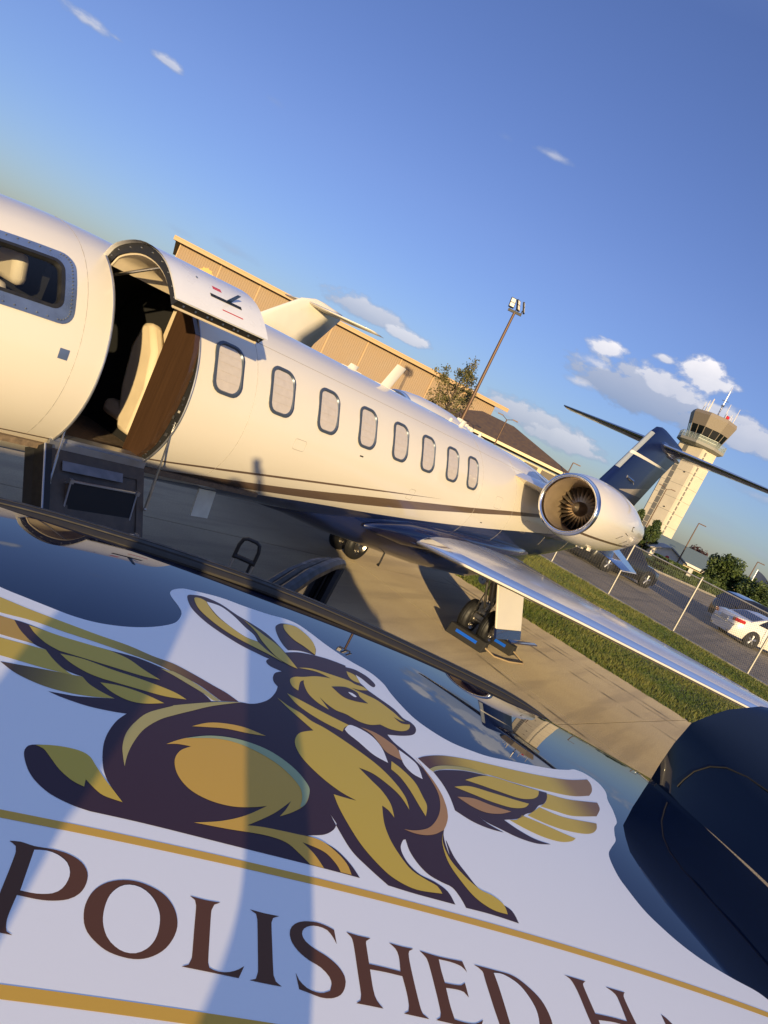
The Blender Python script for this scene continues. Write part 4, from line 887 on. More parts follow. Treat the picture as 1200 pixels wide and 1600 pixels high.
LOGO = [
 (0,'sheet','W','-2180,12501* -1062,12001 -676,11869 -292,11754 92,11657 465,11662 837,11792 1166,11999 1482,12298 1730,12650 1830,12994 1858,13310 1794,13600 1662,13984 1626,14241 1704,14524 1905,14787 2182,14897 2719,15051 3265,15028 3832,15079 4234,15199 4542,15164 4805,14869 5078,14463 5392,14120 5619,13931 5893,13788 6082,13621 6225,13312 6268,12945 6365,12536 6547,12083 6846,11792 7219,11616 7661,11598 8153,11664 8890,11931 9706,12251 10366,12553 10959,12895 11362,13167 11744,13228 11999,13022 11939,12632 11657,12164 11467,11710 11226,11253 11084,11065 10853,10837 10616,10507 10447,10247 10057,9872 9829,9631 9693,9370 9578,8981 9570,8695 9611,8294 9745,8017 9980,7733 10308,7523 10773,7375 11223,7286 11409,7185 11620,7032*'),
 (1,'hare_silhouette','D','-624,10941* -450,10927 105,10804 808,10795* 1170,10810 1546,10721 1800,10612 2054,10401 2253,10243 2351,10105* 2793,10334 2981,10393 3152,10518 3339,10749 3488,11069 3563,11333* 3509,11457 3509,11639 3581,11870 3725,12029* 3514,12089 3447,12221 3500,12383 3661,12532* 3902,12996* 4312,13324 4885,13519 5369,13527 5351,13450 5590,13507 5823,13381 5935,13168 5933,13014 5820,12889 5645,13133 5526,13221* 5539,12839* 5598,12741 5653,12609* 5823,12440 6102,12164 6225,11876 6366,11816 6426,11677 6365,11469 6218,11270 5936,11077 5592,10915* 5661,10713 5800,10541 5937,10373 6053,10154 6148,9889 6184,9567 6165,9238 6103,8983 5981,8715 5877,8551* 5815,8408 5771,8195 5759,7986 5814,8297 5830,7966 5926,7681 6037,7453 6284,7312 6448,7220 6464,7025* 6025,7044 5646,7034* 5624,7182 5554,7337 5407,7381 5239,7455 5127,7605 5063,7815 5065,8039 5025,8016 4936,7850 4927,7690 4976,7536 5095,7408 5298,7346 5450,7234 5488,7039* 4914,7038 4532,7059* 4321,7269 4135,7498 4021,7823 3945,8119* 4010,7952* 3939,7813 3780,7669 3536,7571* 3693,7545 3905,7449 4062,7258 4148,7061* 3525,7072 2930,7077 2363,7089 1558,7116 1050,7121 967,7125 799,7159 572,7250 399,7389 286,7541 208,7713 170,7847 175,7942 221,8008 383,8066 554,8100 735,8095 854,8032 947,7883 1060,7702 1164,7569* 1085,7712 1028,7884 989,8120 975,8380 1002,8639 1072,8915 1174,9136* 990,9100 687,9079 381,9124 172,9192* 365,9219 560,9259 986,9430* 818,9505 633,9625 515,9779* 260,9851 76,10058 -59,10270* -236,10352 -467,10639'),
 (1,'ear','D','1977,14374 2108,14577 2351,14691 2695,14588 3022,14243 3349,13994 3661,13661 3924,13037 4112,12387* 3810,12441 3519,12419 3274,12495 2911,12663 2461,13049 2187,13433 2032,13823'),
 (1,'ear','D','4136,14791 3945,14495 3881,14205 3885,13768 3940,13402 4016,13202* 4327,13415 4658,13470* 4743,13825 4753,14176 4670,14554 4456,14881'),
 (1,'feather','LW','-2077,11932 -1476,11792 -972,11608 -472,11439 21,11324 519,11217 1020,11145 1406,11025 1740,10971 2052,10825 2388,10631 2593,10520 2719,10416 2794,10344* 2504,10202* 2381,10318 2129,10525 1748,10686 1418,10804 1043,10867 553,10939 75,10990 -400,11074 -847,11067 -1298,11124 -1746,11198 -2001,11544'),
 (2,'gold_panel','GP','1549,10668* 1751,10570 2004,10412 2253,10258 2377,10148 2489,10193* 2380,10292 2129,10499 1900,10632 1748,10697*'),
 (1,'feather','GL','-1781,11104 -1277,11044 -822,10960 -624,10941* -467,10639 -236,10352* -686,10377 -1116,10444 -1595,10562'),
 (1,'feather','G','-1444,10327 -1084,10327 -664,10284 -59,10270* 76,10058 260,9851 403,9747* -34,9749 -547,9790 -936,9779 -1255,9825'),
 (1,'feather','BG','-510,9633* 74,9719 515,9779* 633,9625 818,9505 986,9430* 653,9321 355,9277 52,9305 -268,9432'),
 (2,'gold_panel','G','-408,10885* 105,10804 786,10780* 1059,10681 1316,10468 1565,10301* 1282,10266 746,10295 114,10339* -81,10453 -274,10658'),
 (2,'gold_panel','G','138,10260* 455,10284 871,10203 1337,10149 1766,10059 1972,9938* 1656,9855 1243,9854 774,9867* 549,9926 309,10076'),
 (2,'gold_panel','G','756,9749* 1024,9800 1363,9760 1653,9657* 1381,9502 1164,9474 939,9571'),
 (2,'gold_panel','GP','2847,10355* 2503,10167 2128,9918 1779,9663 1779,9650 1460,9310 1310,9013 1215,8701 1194,8407 1222,8185 1259,8001* 1269,8237 1320,8533 1425,8875 1618,9205 1831,9439 2058,9666 2373,9975'),
 (2,'gold_panel','GA','2056,9253* 2292,9464 2556,9579 2851,9623 3169,9558* 2916,9493 2551,9440 2290,9346'),
 (2,'gold_panel','GA','1725,8669* 1966,8914 2333,9148 2755,9251 3182,9186 3518,8937 3693,8630 3689,8421 3588,8159 3391,7943 3195,7789* 3294,7952 3391,8154* 3153,7854 2946,7647 2751,7474* 2966,7514 3372,7540 3693,7545 3896,7406 4010,7242 4039,7073* 3896,7072* 3857,7194 3725,7350 3451,7422* 3585,7264 3678,7069* 3501,7076* 3391,7203 3225,7347 2954,7379 2510,7331 2108,7305* 2426,7437 2730,7635 3038,7925* 2803,7815 2554,7745 2284,7757 2047,7869 1894,8089 1845,8364 1909,8601 2049,8762* 1874,8737'),
 (3,'highlight','PG','1966,8914* 2333,9148 2755,9251 3182,9186 3518,8937 3693,8630 3689,8421 3588,8159 3508,8071* 3570,8323 3541,8566 3296,8893 2888,9106 2470,9125'),
 (2,'gold_panel','G','254,8012* 383,8066 554,8100 735,8095 854,8032 947,7883 1060,7702 1166,7555 1301,7369* 1097,7406 983,7489 870,7611* 872,7482* 736,7539 576,7679 439,7864 347,7981'),
 (2,'gold_panel','G','3499,10904* 3675,10733 3887,10616 4053,10462 4300,10352 4701,10065 5078,9724 5287,9381 5377,9058 5351,8761* 5292,9020 5165,9220 4924,9428 4678,9474* 4836,9227 4965,9028 5035,8763 5009,8451* 4951,8587 4865,8654* 4792,8255 4800,7923 4879,7635 4980,7444 5140,7350 5306,7277 5339,7165* 4938,7113 4661,7200 4492,7359 4316,7635 4201,7949 4114,8297 4082,8577* 4269,8576 4438,8585* 4194,8695 3936,8923 3717,9234 3639,9524 3673,9771 3793,9983 4034,10168* 3854,10396 3664,10643'),
 (2,'gold_panel','G','3715,11184* 3958,11084 4375,10903 4799,10759* 4682,10616 4611,10451* 4309,10555 4045,10708 3843,10905'),
 (2,'white_panel','W','4675,10561* 4825,10782 5062,10747 5233,10607 5322,10331 5317,9913* 5078,10018 4867,10278 4709,10449'),
 (2,'white_panel','W','5689,10491* 5861,10333 5958,10151 5921,9770* 5758,9829 5661,10001 5655,10225'),
 (2,'gold_panel','GB','5034,10843* 5310,10821 5527,10688 5666,10517 5662,10151* 5507,10194 5375,10265 5309,10469 5221,10718'),
 (2,'gold_panel','GB','5995,10452* 6091,10083 6166,9768 6183,9404 6103,8983 5981,8715 5860,8527* 5658,8364 5464,8267 5270,8232 5108,8252* 5321,8310 5588,8471 5828,8759 6007,9092 6110,9452 6110,9784 6053,10154'),
 (2,'gold_panel','G','5406,10006* 5557,9860 5711,9594 5741,9244 5740,9014 5621,8727* 5584,8947 5531,9307 5446,9592 5325,9745*'),
 (2,'gold_panel','G','5840,8485* 5732,8223 5731,7890 5868,7623 6037,7453 6221,7401 6345,7295 6333,7127* 6099,7134 5888,7262 5755,7511 5673,7830 5720,8219'),
 (2,'face','G','3853,11780 3969,11974 4184,12124 4489,12367 4857,12517 5123,12469 5313,12389 5544,12333 5773,12262 6042,11970 6157,11773 6302,11699 6200,11453 5995,11263 5733,11173 5531,11216* 5277,11054 5050,11038 4824,11146 4640,11161 4481,11298 4374,11478* 4486,11089* 4283,11231 4155,11466 4128,11780 4152,11966* 4057,11825 3961,11440* 3860,11540'),
 (3,'eye','D','4740,12115* 5092,12334 5320,12276 5345,12100 5475,11937* 5142,11822 4914,11843'),
 (4,'eye_glint','W','5094,12121 5187,12152 5261,12062 5186,12005'),
 (3,'nostril','D','5973,11745* 6133,11699 6364,11808* 6284,11676 6084,11598'),
 (2,'gold_panel','G','4118,12467* 4441,12664 4900,12721 5255,12737 5381,12668 5564,12682 5651,12600* 5398,12449 5114,12429 4852,12492 4530,12589'),
 (2,'gold_panel','G','5314,13216* 5473,13188 5530,13047 5528,12824* 5382,12815 5306,12952'),
 (3,'gold_panel','G','2121,14368 2259,14496 2376,14412* 2428,14152 2568,13732 2798,13419 3103,13108 3361,13069* 3445,12921 3556,12748 3814,12464* 3541,12613 3080,12819 2714,13062 2410,13417 2195,13838'),
 (4,'white_panel','W','2383,14399* 2685,14400 2941,14074 3146,13638 3308,13376 3361,13069* 3103,13108 2798,13419 2585,13748 2435,14159'),
 (3,'gold_panel','G','3003,14226* 3273,13926 3547,13562 3786,13275 3916,12977 4097,12396* 3908,12444 3676,12658 3471,13175 3378,13585 3178,14018'),
 (3,'gold_panel','G','4168,14754 4456,14881 4670,14554 4753,14176 4720,13765 4653,13482* 4455,13749 4266,13927 4132,14250 4109,14525'),
 (1,'feather','RW','6056,10433* 6289,10624 6728,10882 7296,11100 8022,11312 8805,11544 9696,11869 10617,12294 11558,12883* 11499,12642 11254,12258 10920,11897* 10177,11469 9437,11203 8487,10951 7793,10834 7126,10702 6668,10529 6426,10385 6209,10194*'),
 (2,'gold_panel','GP','6200,10190* 6428,10392 6765,10581 7275,10771 7710,10790* 7182,10648 6716,10457 6377,10254 6263,10144*'),
 (1,'wing_silhouette','D','6263,10144* 6514,10325 7081,10594 7699,10767* 8466,10911 9005,11011 9242,11069* 9109,10829 8864,10540 8633,10361 8331,10048 8067,9859 7781,9614 7367,9393* 7589,9245 7873,9150 8215,9164* 7845,9032 7466,9009 7141,9076 6887,9140 6776,9244* 6907,9105 7178,9007* 6847,8974 6558,9021 6308,9158* 6350,9526 6334,9853'),
 (2,'gold_panel','G','6960,10264* 7672,10753 8453,10888 9008,11001* 8826,10737 8550,10515 8167,10349 7659,10304 7257,10284'),
 (2,'gold_panel','G','6580,9883* 6983,10095 7471,10159 8021,10225 8372,10285* 8138,10064 7768,9889 7320,9837 6954,9858'),
 (2,'gold_panel','GB','6524,9593* 6896,9724 7262,9714 7697,9750* 7366,9542 7013,9416 6743,9453'),
 (1,'feather','R2','9237,11037* 9908,11205 11021,11710* 10881,11421 10475,10977* 9564,10528 9056,10424 8679,10369* 8971,10648'),
 (1,'feather','R2','8629,10318* 9208,10317 10237,10638* 10069,10398 9779,10144 9417,9966 8903,9827 8474,9798 8096,9839*'),
 (1,'feather','R2','7939,9766* 8437,9734 8822,9696 9087,9688* 8877,9522 8539,9367 8155,9313 7798,9358 7510,9456* 7712,9555'),
 (1,'letter','B','338,6499* 435,6514 563,6492 731,6495 883,6473 1014,6404 1089,6289 1098,6153 1059,6029 975,5944 845,5897 712,5885 547,5896* 531,5698 533,5598 557,5514 607,5488* 506,5494 381,5504* 415,5559 410,5672 409,5879 420,6159 423,6380 407,6449'),
 (2,'counter','W','573,6442* 679,6460 786,6436 888,6360 933,6250 932,6151 900,6047 830,5975 700,5941 562,5946*'),
 (1,'letter','B','1135,5774 1127,5915 1168,6073 1254,6191 1380,6267 1531,6297 1689,6270 1836,6196 1936,6064 1977,5904 1958,5756 1884,5603 1776,5500 1654,5447 1517,5443 1362,5485 1225,5589 1164,5677'),
 (2,'counter','W','1305,5758 1298,5917 1328,6074 1404,6189 1491,6235 1599,6228 1697,6163 1766,6063 1805,5940 1806,5795 1778,5667 1715,5562 1622,5498 1525,5492 1438,5532 1358,5616'),
 (1,'letter','B','2087,6248* 2242,6234 2402,6240* 2338,6199 2309,6125 2289,5794 2278,5525 2289,5479 2376,5456 2479,5471 2569,5516 2623,5559* 2565,5425* 2304,5435 2034,5444* 2097,5475 2123,5543 2138,5849 2152,6144 2139,6208'),
 (1,'letter','B','2714,6232* 2864,6220 3034,6222* 2962,6181 2940,6122 2924,5842 2911,5517 2929,5456 2983,5415* 2819,5417 2669,5424* 2730,5448 2755,5520 2772,5809 2787,6124 2778,6189'),
 (1,'letter','B','3654,6195* 3653,6021* 3627,6091 3570,6175 3467,6199 3376,6183 3299,6130 3268,6056 3295,5978 3387,5907 3514,5844 3619,5759 3675,5649 3660,5545 3594,5443 3486,5387 3372,5376 3265,5399 3158,5422* 3142,5591* 3170,5518 3240,5450 3332,5422 3413,5429 3483,5463 3511,5534 3501,5615 3423,5702 3299,5763 3194,5847 3133,5960 3137,6073 3199,6164 3311,6225 3456,6246 3578,6226'),
 (1,'letter','B','3798,6206* 3936,6192 4085,6193* 4023,6144 4010,6062 3994,5861* 4180,5858 4361,5850* 4392,6036 4374,6134 4310,6189* 4466,6179 4616,6184* 4551,6141 4521,6043 4499,5798 4485,5510 4494,5406 4554,5363* 4409,5366 4266,5370* 4327,5404 4350,5466 4366,5607 4367,5796* 4165,5802 3989,5797* 3973,5570 3986,5456 4041,5381* 3899,5383 3747,5384* 3800,5422 3819,5482 3835,5723 3856,6071 3842,6159'),
 (1,'letter','B','4691,6178* 4947,6159 5252,6170* 5263,6034* 5211,6098 5078,6124 4923,6123* 4905,5972 4900,5829* 5016,5832 5114,5846 5177,5888* 5158,5713* 5118,5768 5019,5779 4892,5770* 4871,5564 4871,5417* 4987,5405 5125,5418 5245,5480* 5156,5359* 4926,5360 4635,5368* 4694,5404 4719,5457 4743,5702 4763,6030 4746,6117'),
 (1,'letter','B','5404,6165* 5682,6159 5931,6146 6092,6055 6219,5901 6242,5710 6193,5554 6050,5407 5857,5314 5616,5300 5328,5317* 5398,5348 5440,5413 5457,5658 5484,5966 5495,6105'),
 (2,'counter','W','5656,6114* 5793,6126 5960,6048 6043,5908 6068,5739 6011,5560 5898,5438 5753,5388 5576,5384* 5603,5563 5644,5911'),
 (1,'letter','B','6816,6363* 6984,6359 7156,6355* 7089,6310 7062,6229 7022,5904* 7281,5914 7525,5913* 7578,6131 7594,6281 7483,6359* 7646,6356 7806,6356* 7736,6290 7694,6085 7671,5894 7640,5623 7640,5549 7716,5500* 7522,5506 7355,5505* 7447,5554 7478,5634 7490,5845* 7265,5850 7020,5825* 6972,5621 6968,5495 7042,5447* 6861,5455 6713,5468* 6795,5514 6840,5574 6870,5838 6911,6170 6892,6324'),
 (1,'letter','B','8287,6171* 8347,6136 8518,5890 8661,5627 8779,5553* 8514,5535 8268,5530* 8363,5570 8371,5615 8316,5691* 8131,5687 8010,5685* 7853,5600 7841,5513* 7608,5507* 7785,5587 8107,5804 8252,6019*'),
]

def decal(name, poly, c, layer, parent, cell=.03):
    bm = bmesh.new(); vs = [bm.verts.new((a, b, 0)) for a, b in poly]
    tri = geometry.tessellate_polygon([[Vector((a, b, 0)) for a, b in poly]])
    for t in tri:
        try: bm.faces.new([vs[i] for i in t])
        except ValueError: pass
    x0, x1 = min(p[0] for p in poly), max(p[0] for p in poly); y0, y1 = min(p[1] for p in poly), max(p[1] for p in poly)
    x = math.ceil(x0/cell)*cell
    while x < x1: bmesh.ops.bisect_plane(bm, geom=bm.verts[:]+bm.edges[:]+bm.faces[:], plane_co=(x, 0, 0), plane_no=(1, 0, 0), dist=1e-6); x += cell
    y = math.ceil(y0/cell)*cell
    while y < y1: bmesh.ops.bisect_plane(bm, geom=bm.verts[:]+bm.edges[:]+bm.faces[:], plane_co=(0, y, 0), plane_no=(0, 1, 0), dist=1e-6); y += cell
    me = bpy.data.meshes.new(name); st_ = [(v.co.x, v.co.y) for v in bm.verts]
    for v in bm.verts: v.co = sl(v.co.x, v.co.y, zr(v.co.x, v.co.y)+.0003*(layer+1))
    bm.normal_update()
    bmesh.ops.reverse_faces(bm, faces=[f for f in bm.faces if f.normal.z < 0])
    bm.to_mesh(me); bm.free(); at = me.color_attributes.new('ink', 'FLOAT_COLOR', 'POINT')
    for i, (a, b) in enumerate(st_): at.data[i].color = (*ink(c, a, b), 1)
    me.polygons.foreach_set('use_smooth', [True]*len(me.polygons)); me.materials.append(m_vinyl)
    nr = []
    e = .001
    for a, b in st_:
        n_ = Vector((-(zr(a+e, b)-zr(a-e, b))/(2*e), -(zr(a, b+e)-zr(a, b-e))/(2*e), 1)).normalized(); nr.append(n_)
    me.normals_split_custom_set_from_vertices(nr)
    o = bpy.data.objects.new(name, me); COL.objects.link(o); o.parent = parent; return o
sheet = None
for layer, name, c, txt in LOGO:
    if name == 'sheet':
        sheet = decal('roof_decal', spline(txt+' 12500,6000 12700,5200* 12700,4200* -4500,4200* -4500,12300*'), c, 0, suv)
    else: decal(name, spline(txt), c, layer, sheet)
for t0, t1 in ((.6775, .6885), (.4925, .5045)):
    decal('gold_line', [(-.42, t0), (1.215 if t0 > .6 else 1.2, t0), (1.215 if t0 > .6 else 1.2, t1), (-.42, t1)], 'GA', 1, sheet)

# ================================================================== LUGGAGE
sc_ = root('suitcase', 'black upright suitcase with its pull handle raised beside the open rear door', 'suitcase', (4.24, 3.60, 0), R(-50))
mb = MB(); mb.box((0, .16, .36), (.42, .26, .60)); obj('shell', mb, mat('suitcase_nylon', (.02, .02, .022), .7, var=.2, vs=40), sc_, bevel=.04, smooth=True)
mb = MB(); mb.tube([(-.08, 0.03, .62), (-.08, .0, .88)], .010, 8); mb.tube([(.08, .03, .62), (.08, .0, .88)], .010, 8); hd = obj('handle_tube', mb, m_alu, sc_, smooth=True)
mb = MB(); mb.tube([(-.080, -.0, .86), (-.080, -.0, .97), (-.065, -.0, 1.025), (-.035, -.0, 1.04), (.035, 0, 1.04), (.065, 0, 1.025), (.080, 0, .97), (.080, 0, .86)], .015, 8); mb.tube([(-.08, 0, .88), (.08, 0, .88)], .020, 8); mb.tube([(-.09, .03, .64), (-.05, .02, .72), (.0, .02, .73), (.09, .03, .64)], .016, 6); mb.box((.06, .01, .78), (.02, .02, .2)); obj('grip', mb, m_black, sc_, smooth=True)
for x in (-.17, .17):
    for y in (.06, .26): mb = MB(); mb.lathe([(-.015, .005), (-.015, .03), (.015, .03), (.015, .005)], (x, y, .032), axis='Y', n=14); obj('castor', mb, m_black, sc_)

# ================================================================== PHOTOGRAPHER (stands on the side step, throws the shadows on roof and fuselage)
def person(loc, rz, joints, edges, radii, label, cat='person', skin=(.45, .27, .18), shirt=(.05, .06, .08)):
    r_ = root('person', label, cat, loc, rz)
    bm_ = bpy.data.meshes.new('body'); names = list(joints); idx = {n: i for i, n in enumerate(names)}
    bm_.from_pydata([joints[n] for n in names], [(idx[a], idx[b]) for a, b in edges], [])
    o = bpy.data.objects.new('body', bm_); COL.objects.link(o); o.parent = r_
    md = o.modifiers.new('skin', 'SKIN'); sv = bm_.skin_vertices[0].data
    for n in names: sv[idx[n]].radius = radii[n]; sv[idx[n]].use_root = (n == 'pelvis')
    s2 = o.modifiers.new('s', 'SUBSURF'); s2.levels = 2; s2.render_levels = 2
    def cf(nt, b):
        t = N(nt, 'ShaderNodeTexCoord'); sp = N(nt, 'ShaderNodeSeparateXYZ'); L(nt, t.outputs['Object'], sp.inputs[0])
        c = mixc(nt, math_(nt, 'GREATER_THAN', sp.outputs[2], .93), (.02, .022, .03, 1), (*shirt, 1)); c = mixc(nt, math_(nt, 'GREATER_THAN', sp.outputs[2], 1.47), c, (*skin, 1)); L(nt, c, b.inputs['Base Color'])
    bm_.materials.append(mat('clothed_body', rough=.8, fn=cf)); return r_
J = {'pelvis': (0, 0, .95), 'spine': (0, .0, 1.15), 'chest': (0, 0, 1.36), 'neck': (0, .01, 1.52), 'head1': (0, .03, 1.62), 'head2': (0, .04, 1.74),
 'lsh': (-.17, 0, 1.43), 'lel': (-.28, .02, 1.20), 'lwr': (-.26, .16, 1.02), 'lha': (-.25, .22, .98),
 'rsh': (.17, 0, 1.44), 'rel': (.32, .06, 1.60), 'rwr': (.215, .155, 1.80), 'rha': (.185, .20, 1.875),
 'lhip': (-.09, 0, .90), 'lkn': (-.10, .02, .50), 'lan': (-.10, -.02, .10), 'lft': (-.10, .12, .04), 'rhip': (.09, 0, .90), 'rkn': (.11, .03, .50), 'ran': (.11, -.02, .10), 'rft': (.11, .12, .04)}
E_ = [('pelvis', 'spine'), ('spine', 'chest'), ('chest', 'neck'), ('neck', 'head1'), ('head1', 'head2'), ('chest', 'lsh'), ('lsh', 'lel'), ('lel', 'lwr'), ('lwr', 'lha'), ('chest', 'rsh'), ('rsh', 'rel'), ('rel', 'rwr'), ('rwr', 'rha'), ('pelvis', 'lhip'), ('lhip', 'lkn'), ('lkn', 'lan'), ('lan', 'lft'), ('pelvis', 'rhip'), ('rhip', 'rkn'), ('rkn', 'ran'), ('ran', 'rft')]
RD = {'pelvis': (.15, .11), 'spine': (.14, .10), 'chest': (.16, .11), 'neck': (.055, .055), 'head1': (.08, .09), 'head2': (.075, .09), 'lsh': (.06, .06), 'lel': (.045, .045), 'lwr': (.03, .03), 'lha': (.04, .025), 'rsh': (.06, .06), 'rel': (.047, .047), 'rwr': (.034, .034), 'rha': (.042, .03), 'lhip': (.09, .09), 'lkn': (.06, .06), 'lan': (.04, .04), 'lft': (.04, .035), 'rhip': (.09, .09), 'rkn': (.06, .06), 'ran': (.04, .04), 'rft': (.04, .035)}
pp = ST(-.13, -.27, .405)
ph_ = person(pp, SA, J, E_, RD, 'person standing on the side step of the suv with one arm raised to photograph')
mb = MB()
for k in range(4): mb.tube([(.20, .20, 1.87+.018*k), (.17, .225, 1.885+.018*k), (.145, .222, 1.885+.018*k)], .009, 6)
mb.tube([(.17, .19, 1.88), (.14, .20, 1.92)], .010, 6); obj('fingers', mb, mat('skin_tone', (.45, .27, .18), .5), ph_, smooth=True)
mb = MB(); mb.sphere((0, .03, 1.70), .105, 14, (.92, 1.05, 1.12)); obj('hair', mb, mat('dark_hair', (.02, .014, .01), .6), ph_, smooth=True)
phn = root('smartphone', 'dark smartphone held up over the suv roof', 'phone', Vector((0, 0, H))+dn*.052-rt*.012-fwd0*.014)
mb = MB(); mb.box((0, 0, 0), (.072, .148, .0085), mtx=Matrix((rt, -dn, -fwd0)).transposed()); obj('case', mb, m_gloss, phn, bevel=.003)

# ================================================================== SURROUNDINGS
def PA(az, d, z=0): return Vector((d*math.cos(R(az)), d*math.sin(R(az)), z))
# second jet, mostly hidden: body, fin and T tail
j2 = root('parked_jet', 'second jet behind the first, only its white T tail showing before the tan hangar', 'airplane', (22, 25, 0))
mb = MB(); mb.lathe([(12, .05), (12.6, .45), (14, .85), (16, .95), (22, .95), (25, .6), (27.8, .12)], (0, 25, 1.9), n=24); obj('fuselage', mb, m_white, j2, smooth='all', world=True)
slab_foil('tail_fin', [((22.2, 25, 2.7), (27.0, 25, 2.5), .3, Yd), ((23.4, 25, 3.75), (27.4, 25, 3.6), .26, Yd), ((25.3, 25, 5.2), (28.4, 25, 5.15), .2, Yd), ((26.2, 25, 5.5), (28.5, 25, 5.42), .1, Yd), ((26.8, 25, 5.55), (28.4, 25, 5.5), .02, Yd)], m_white, j2)
for s in (1, -1): slab_foil('tailplane', [((25.8, 25-s*.05, 5.2), (28.2, 25-s*.05, 5.2), .2, Zd), ((27.2, 25-s*3.0, 5.25), (28.4, 25-s*3.0, 5.25), .08, Zd)], m_white, j2)
mb = MB(); mb.box((15, 25, .6), (.1, .1, 1)); mb.box((20.5, 23.8, .6), (.1, .1, 1)); mb.box((20.5, 26.2, .6), (.1, .1, 1)); obj('landing_gear', mb, m_steel, j2, world=True)
for x, y in ((15, 25), (20.5, 23.8), (20.5, 26.2)): wheel(x, y, .28, .2, j2)
mb = MB(); mb.loft([[Vector((a, y, z+.0)), Vector((a+c*.3, y, z+.1)), Vector((a+c, y, z)), Vector((a+c*.4, y, z-.08))] for a, y, z, c in ((20.4, 17.6, 1.6, .8), (18.5, 25, 1.3, 2.6), (20.4, 32.4, 1.6, .8))]); obj('wing', mb, m_white, j2, smooth=True, world=True)
# hangar
HL = Vector((57.3, 78.3, 0)); HR = Vector((94.6, 50.1, 0)); hu = (HR-HL).normalized(); hn = Vector((hu.y, -hu.x, 0)); hn = -hn if hn.dot(HL) > 0 else hn
m_tan = mat('tan_siding', (.33, .235, .15), .7, var=.05, vs=.8, bump=.1, bs=3)
m_trim = mat('tan_trim', (.52, .34, .18), .6); m_cream2 = mat('cream_stucco', (.62, .52, .36), .8, var=.05)
hg = root('hangar', 'long tan metal hangar with a flat roof edge rising behind the jet fuselage', 'hangar', HL+hu*23-hn*10)
def hp(u, z, o=0): return HL+hu*u+hn*o+Vector((0, 0, z))
nW = 9; Lw = 46.8; pw = Lw/nW
for k in range(nW):
    mb = MB(); nr = 17; rings = []
    for q in range(nr+1):
        u = k*pw+.05+(pw-.1)*q/nr
        for du_, o in ((0, .0), (.08, .03), (.18, .03), (.25, .0)):
            if q == nr and du_ > 0: break
            rings.append([hp(u+du_*pw/nr/.28*.9, 0, o), hp(u+du_*pw/nr/.28*.9, 9.3, o)])
    mb.loft(rings, cap=False, ring_closed=False); obj('wall_panel', mb, m_tan, hg, world=True)
    mb = MB(); mb.box(hp(k*pw, 4.6, .06), (.14, .14, 9.2), rz=math.atan2(hu.y, hu.x)); obj('downpipe', mb, m_trim, hg, world=True)
mb = MB(); mb.loft([[hp(0, 0), hp(0, 9), hp(0, 10.0, -14), hp(0, 9, -28), hp(0, 0, -28)], [hp(Lw, 0), hp(Lw, 9), hp(Lw, 10.0, -14), hp(Lw, 9, -28), hp(Lw, 0, -28)]]); 
mb.v = [tuple(Vector(v)-hn*.02) for v in mb.v]; obj('walls', mb, m_tan, hg, world=True)
mb = MB(); P = [(-.8, 9.15), (-.8, 8.85), (1.0, 8.95), (1.0, 9.25)]
mb.loft([[hp(u, 9.15, 1.1), hp(u, 9.55, 1.1), hp(u, 10.6, -14), hp(u, 9.55, -29), hp(u, 9.15, -29), hp(u, 10.1, -14)] for u in (-1.0, Lw+1.6)]); obj('roof', mb, mat('roof_trim', (.50, .33, .17), .6), hg, world=True)
for z, h, o in ((9.52, .16, 1.16), (9.24, .14, 1.05)):
    mb = MB(); mb.loft([[hp(u, z, o), hp(u, z+h, o), hp(u, z+h, o-.1), hp(u, z, o-.1)] for u in (-1.0, Lw+1.6)]); obj('gutter', mb, m_trim, hg, world=True)
mb = MB(); pts = []
for k in range(20):
    a = 2*math.pi*k/20; r = .85+(.10 if k % 2 else -.08)*(1 if k < 11 else .4); pts.append((r*math.cos(a), r*.8*math.sin(a)))
mb.prism(pts, hp(3.9, 7.3, .12), hu, (0, 0, 1), hn, .08); obj('wall_emblem', mb, mat('emblem_gold', (.62, .34, .07), .5), hg, world=True)
# pavilion with a brown hip roof
pv = root('pavilion', 'low cream building with a brown shingled hip roof right of the hangar', 'building', PA(26.6, 86), R(-58))
mb = MB(); mb.box((0, 0, 1.9), (15, 9, 3.8)); obj('wall', mb, m_cream2, pv)
e, hh = 4.35, 6.75
mb = MB(); V = [(-9, -6, e), (9, -6, e), (9, 6, e), (-9, 6, e), (-3, 0, hh), (1.0, 0, hh)]; mb.add(V, [(0, 1, 5, 4), (1, 2, 5), (2, 3, 4, 5), (3, 0, 4), (3, 2, 1, 0)]); obj('roof', mb, mat('brown_shingles', (.11, .068, .04), .85, var=.25, vs=2.5, bump=.6, bs=14), pv)
mb = MB()
for a, b_ in (((-9, -6), (9, -6)), ((9, -6), (9, 6)), ((9, 6), (-9, 6)), ((-9, 6), (-9, -6))):
    mb.box(((a[0]+b_[0])/2, (a[1]+b_[1])/2, e-.12), (abs(a[0]-b_[0])+.16, abs(a[1]-b_[1])+.16, .3))
obj('fascia', mb, mat('fascia_cream', (.70, .58, .36), .6), pv)
for k in range(7):
    for sx, sy in ((0, -1),):
        mb = MB(); mb.box((-6.4+2.1*k, -4.52, 2.9), (1.6, .06, 1.5)); f = obj('window', mb, m_tint, pv)
    if k < 4: mb = MB(); mb.box((7.52, -3.3+2.1*k, 2.9), (.06, 1.6, 1.5)); obj('window', mb, m_tint, pv)
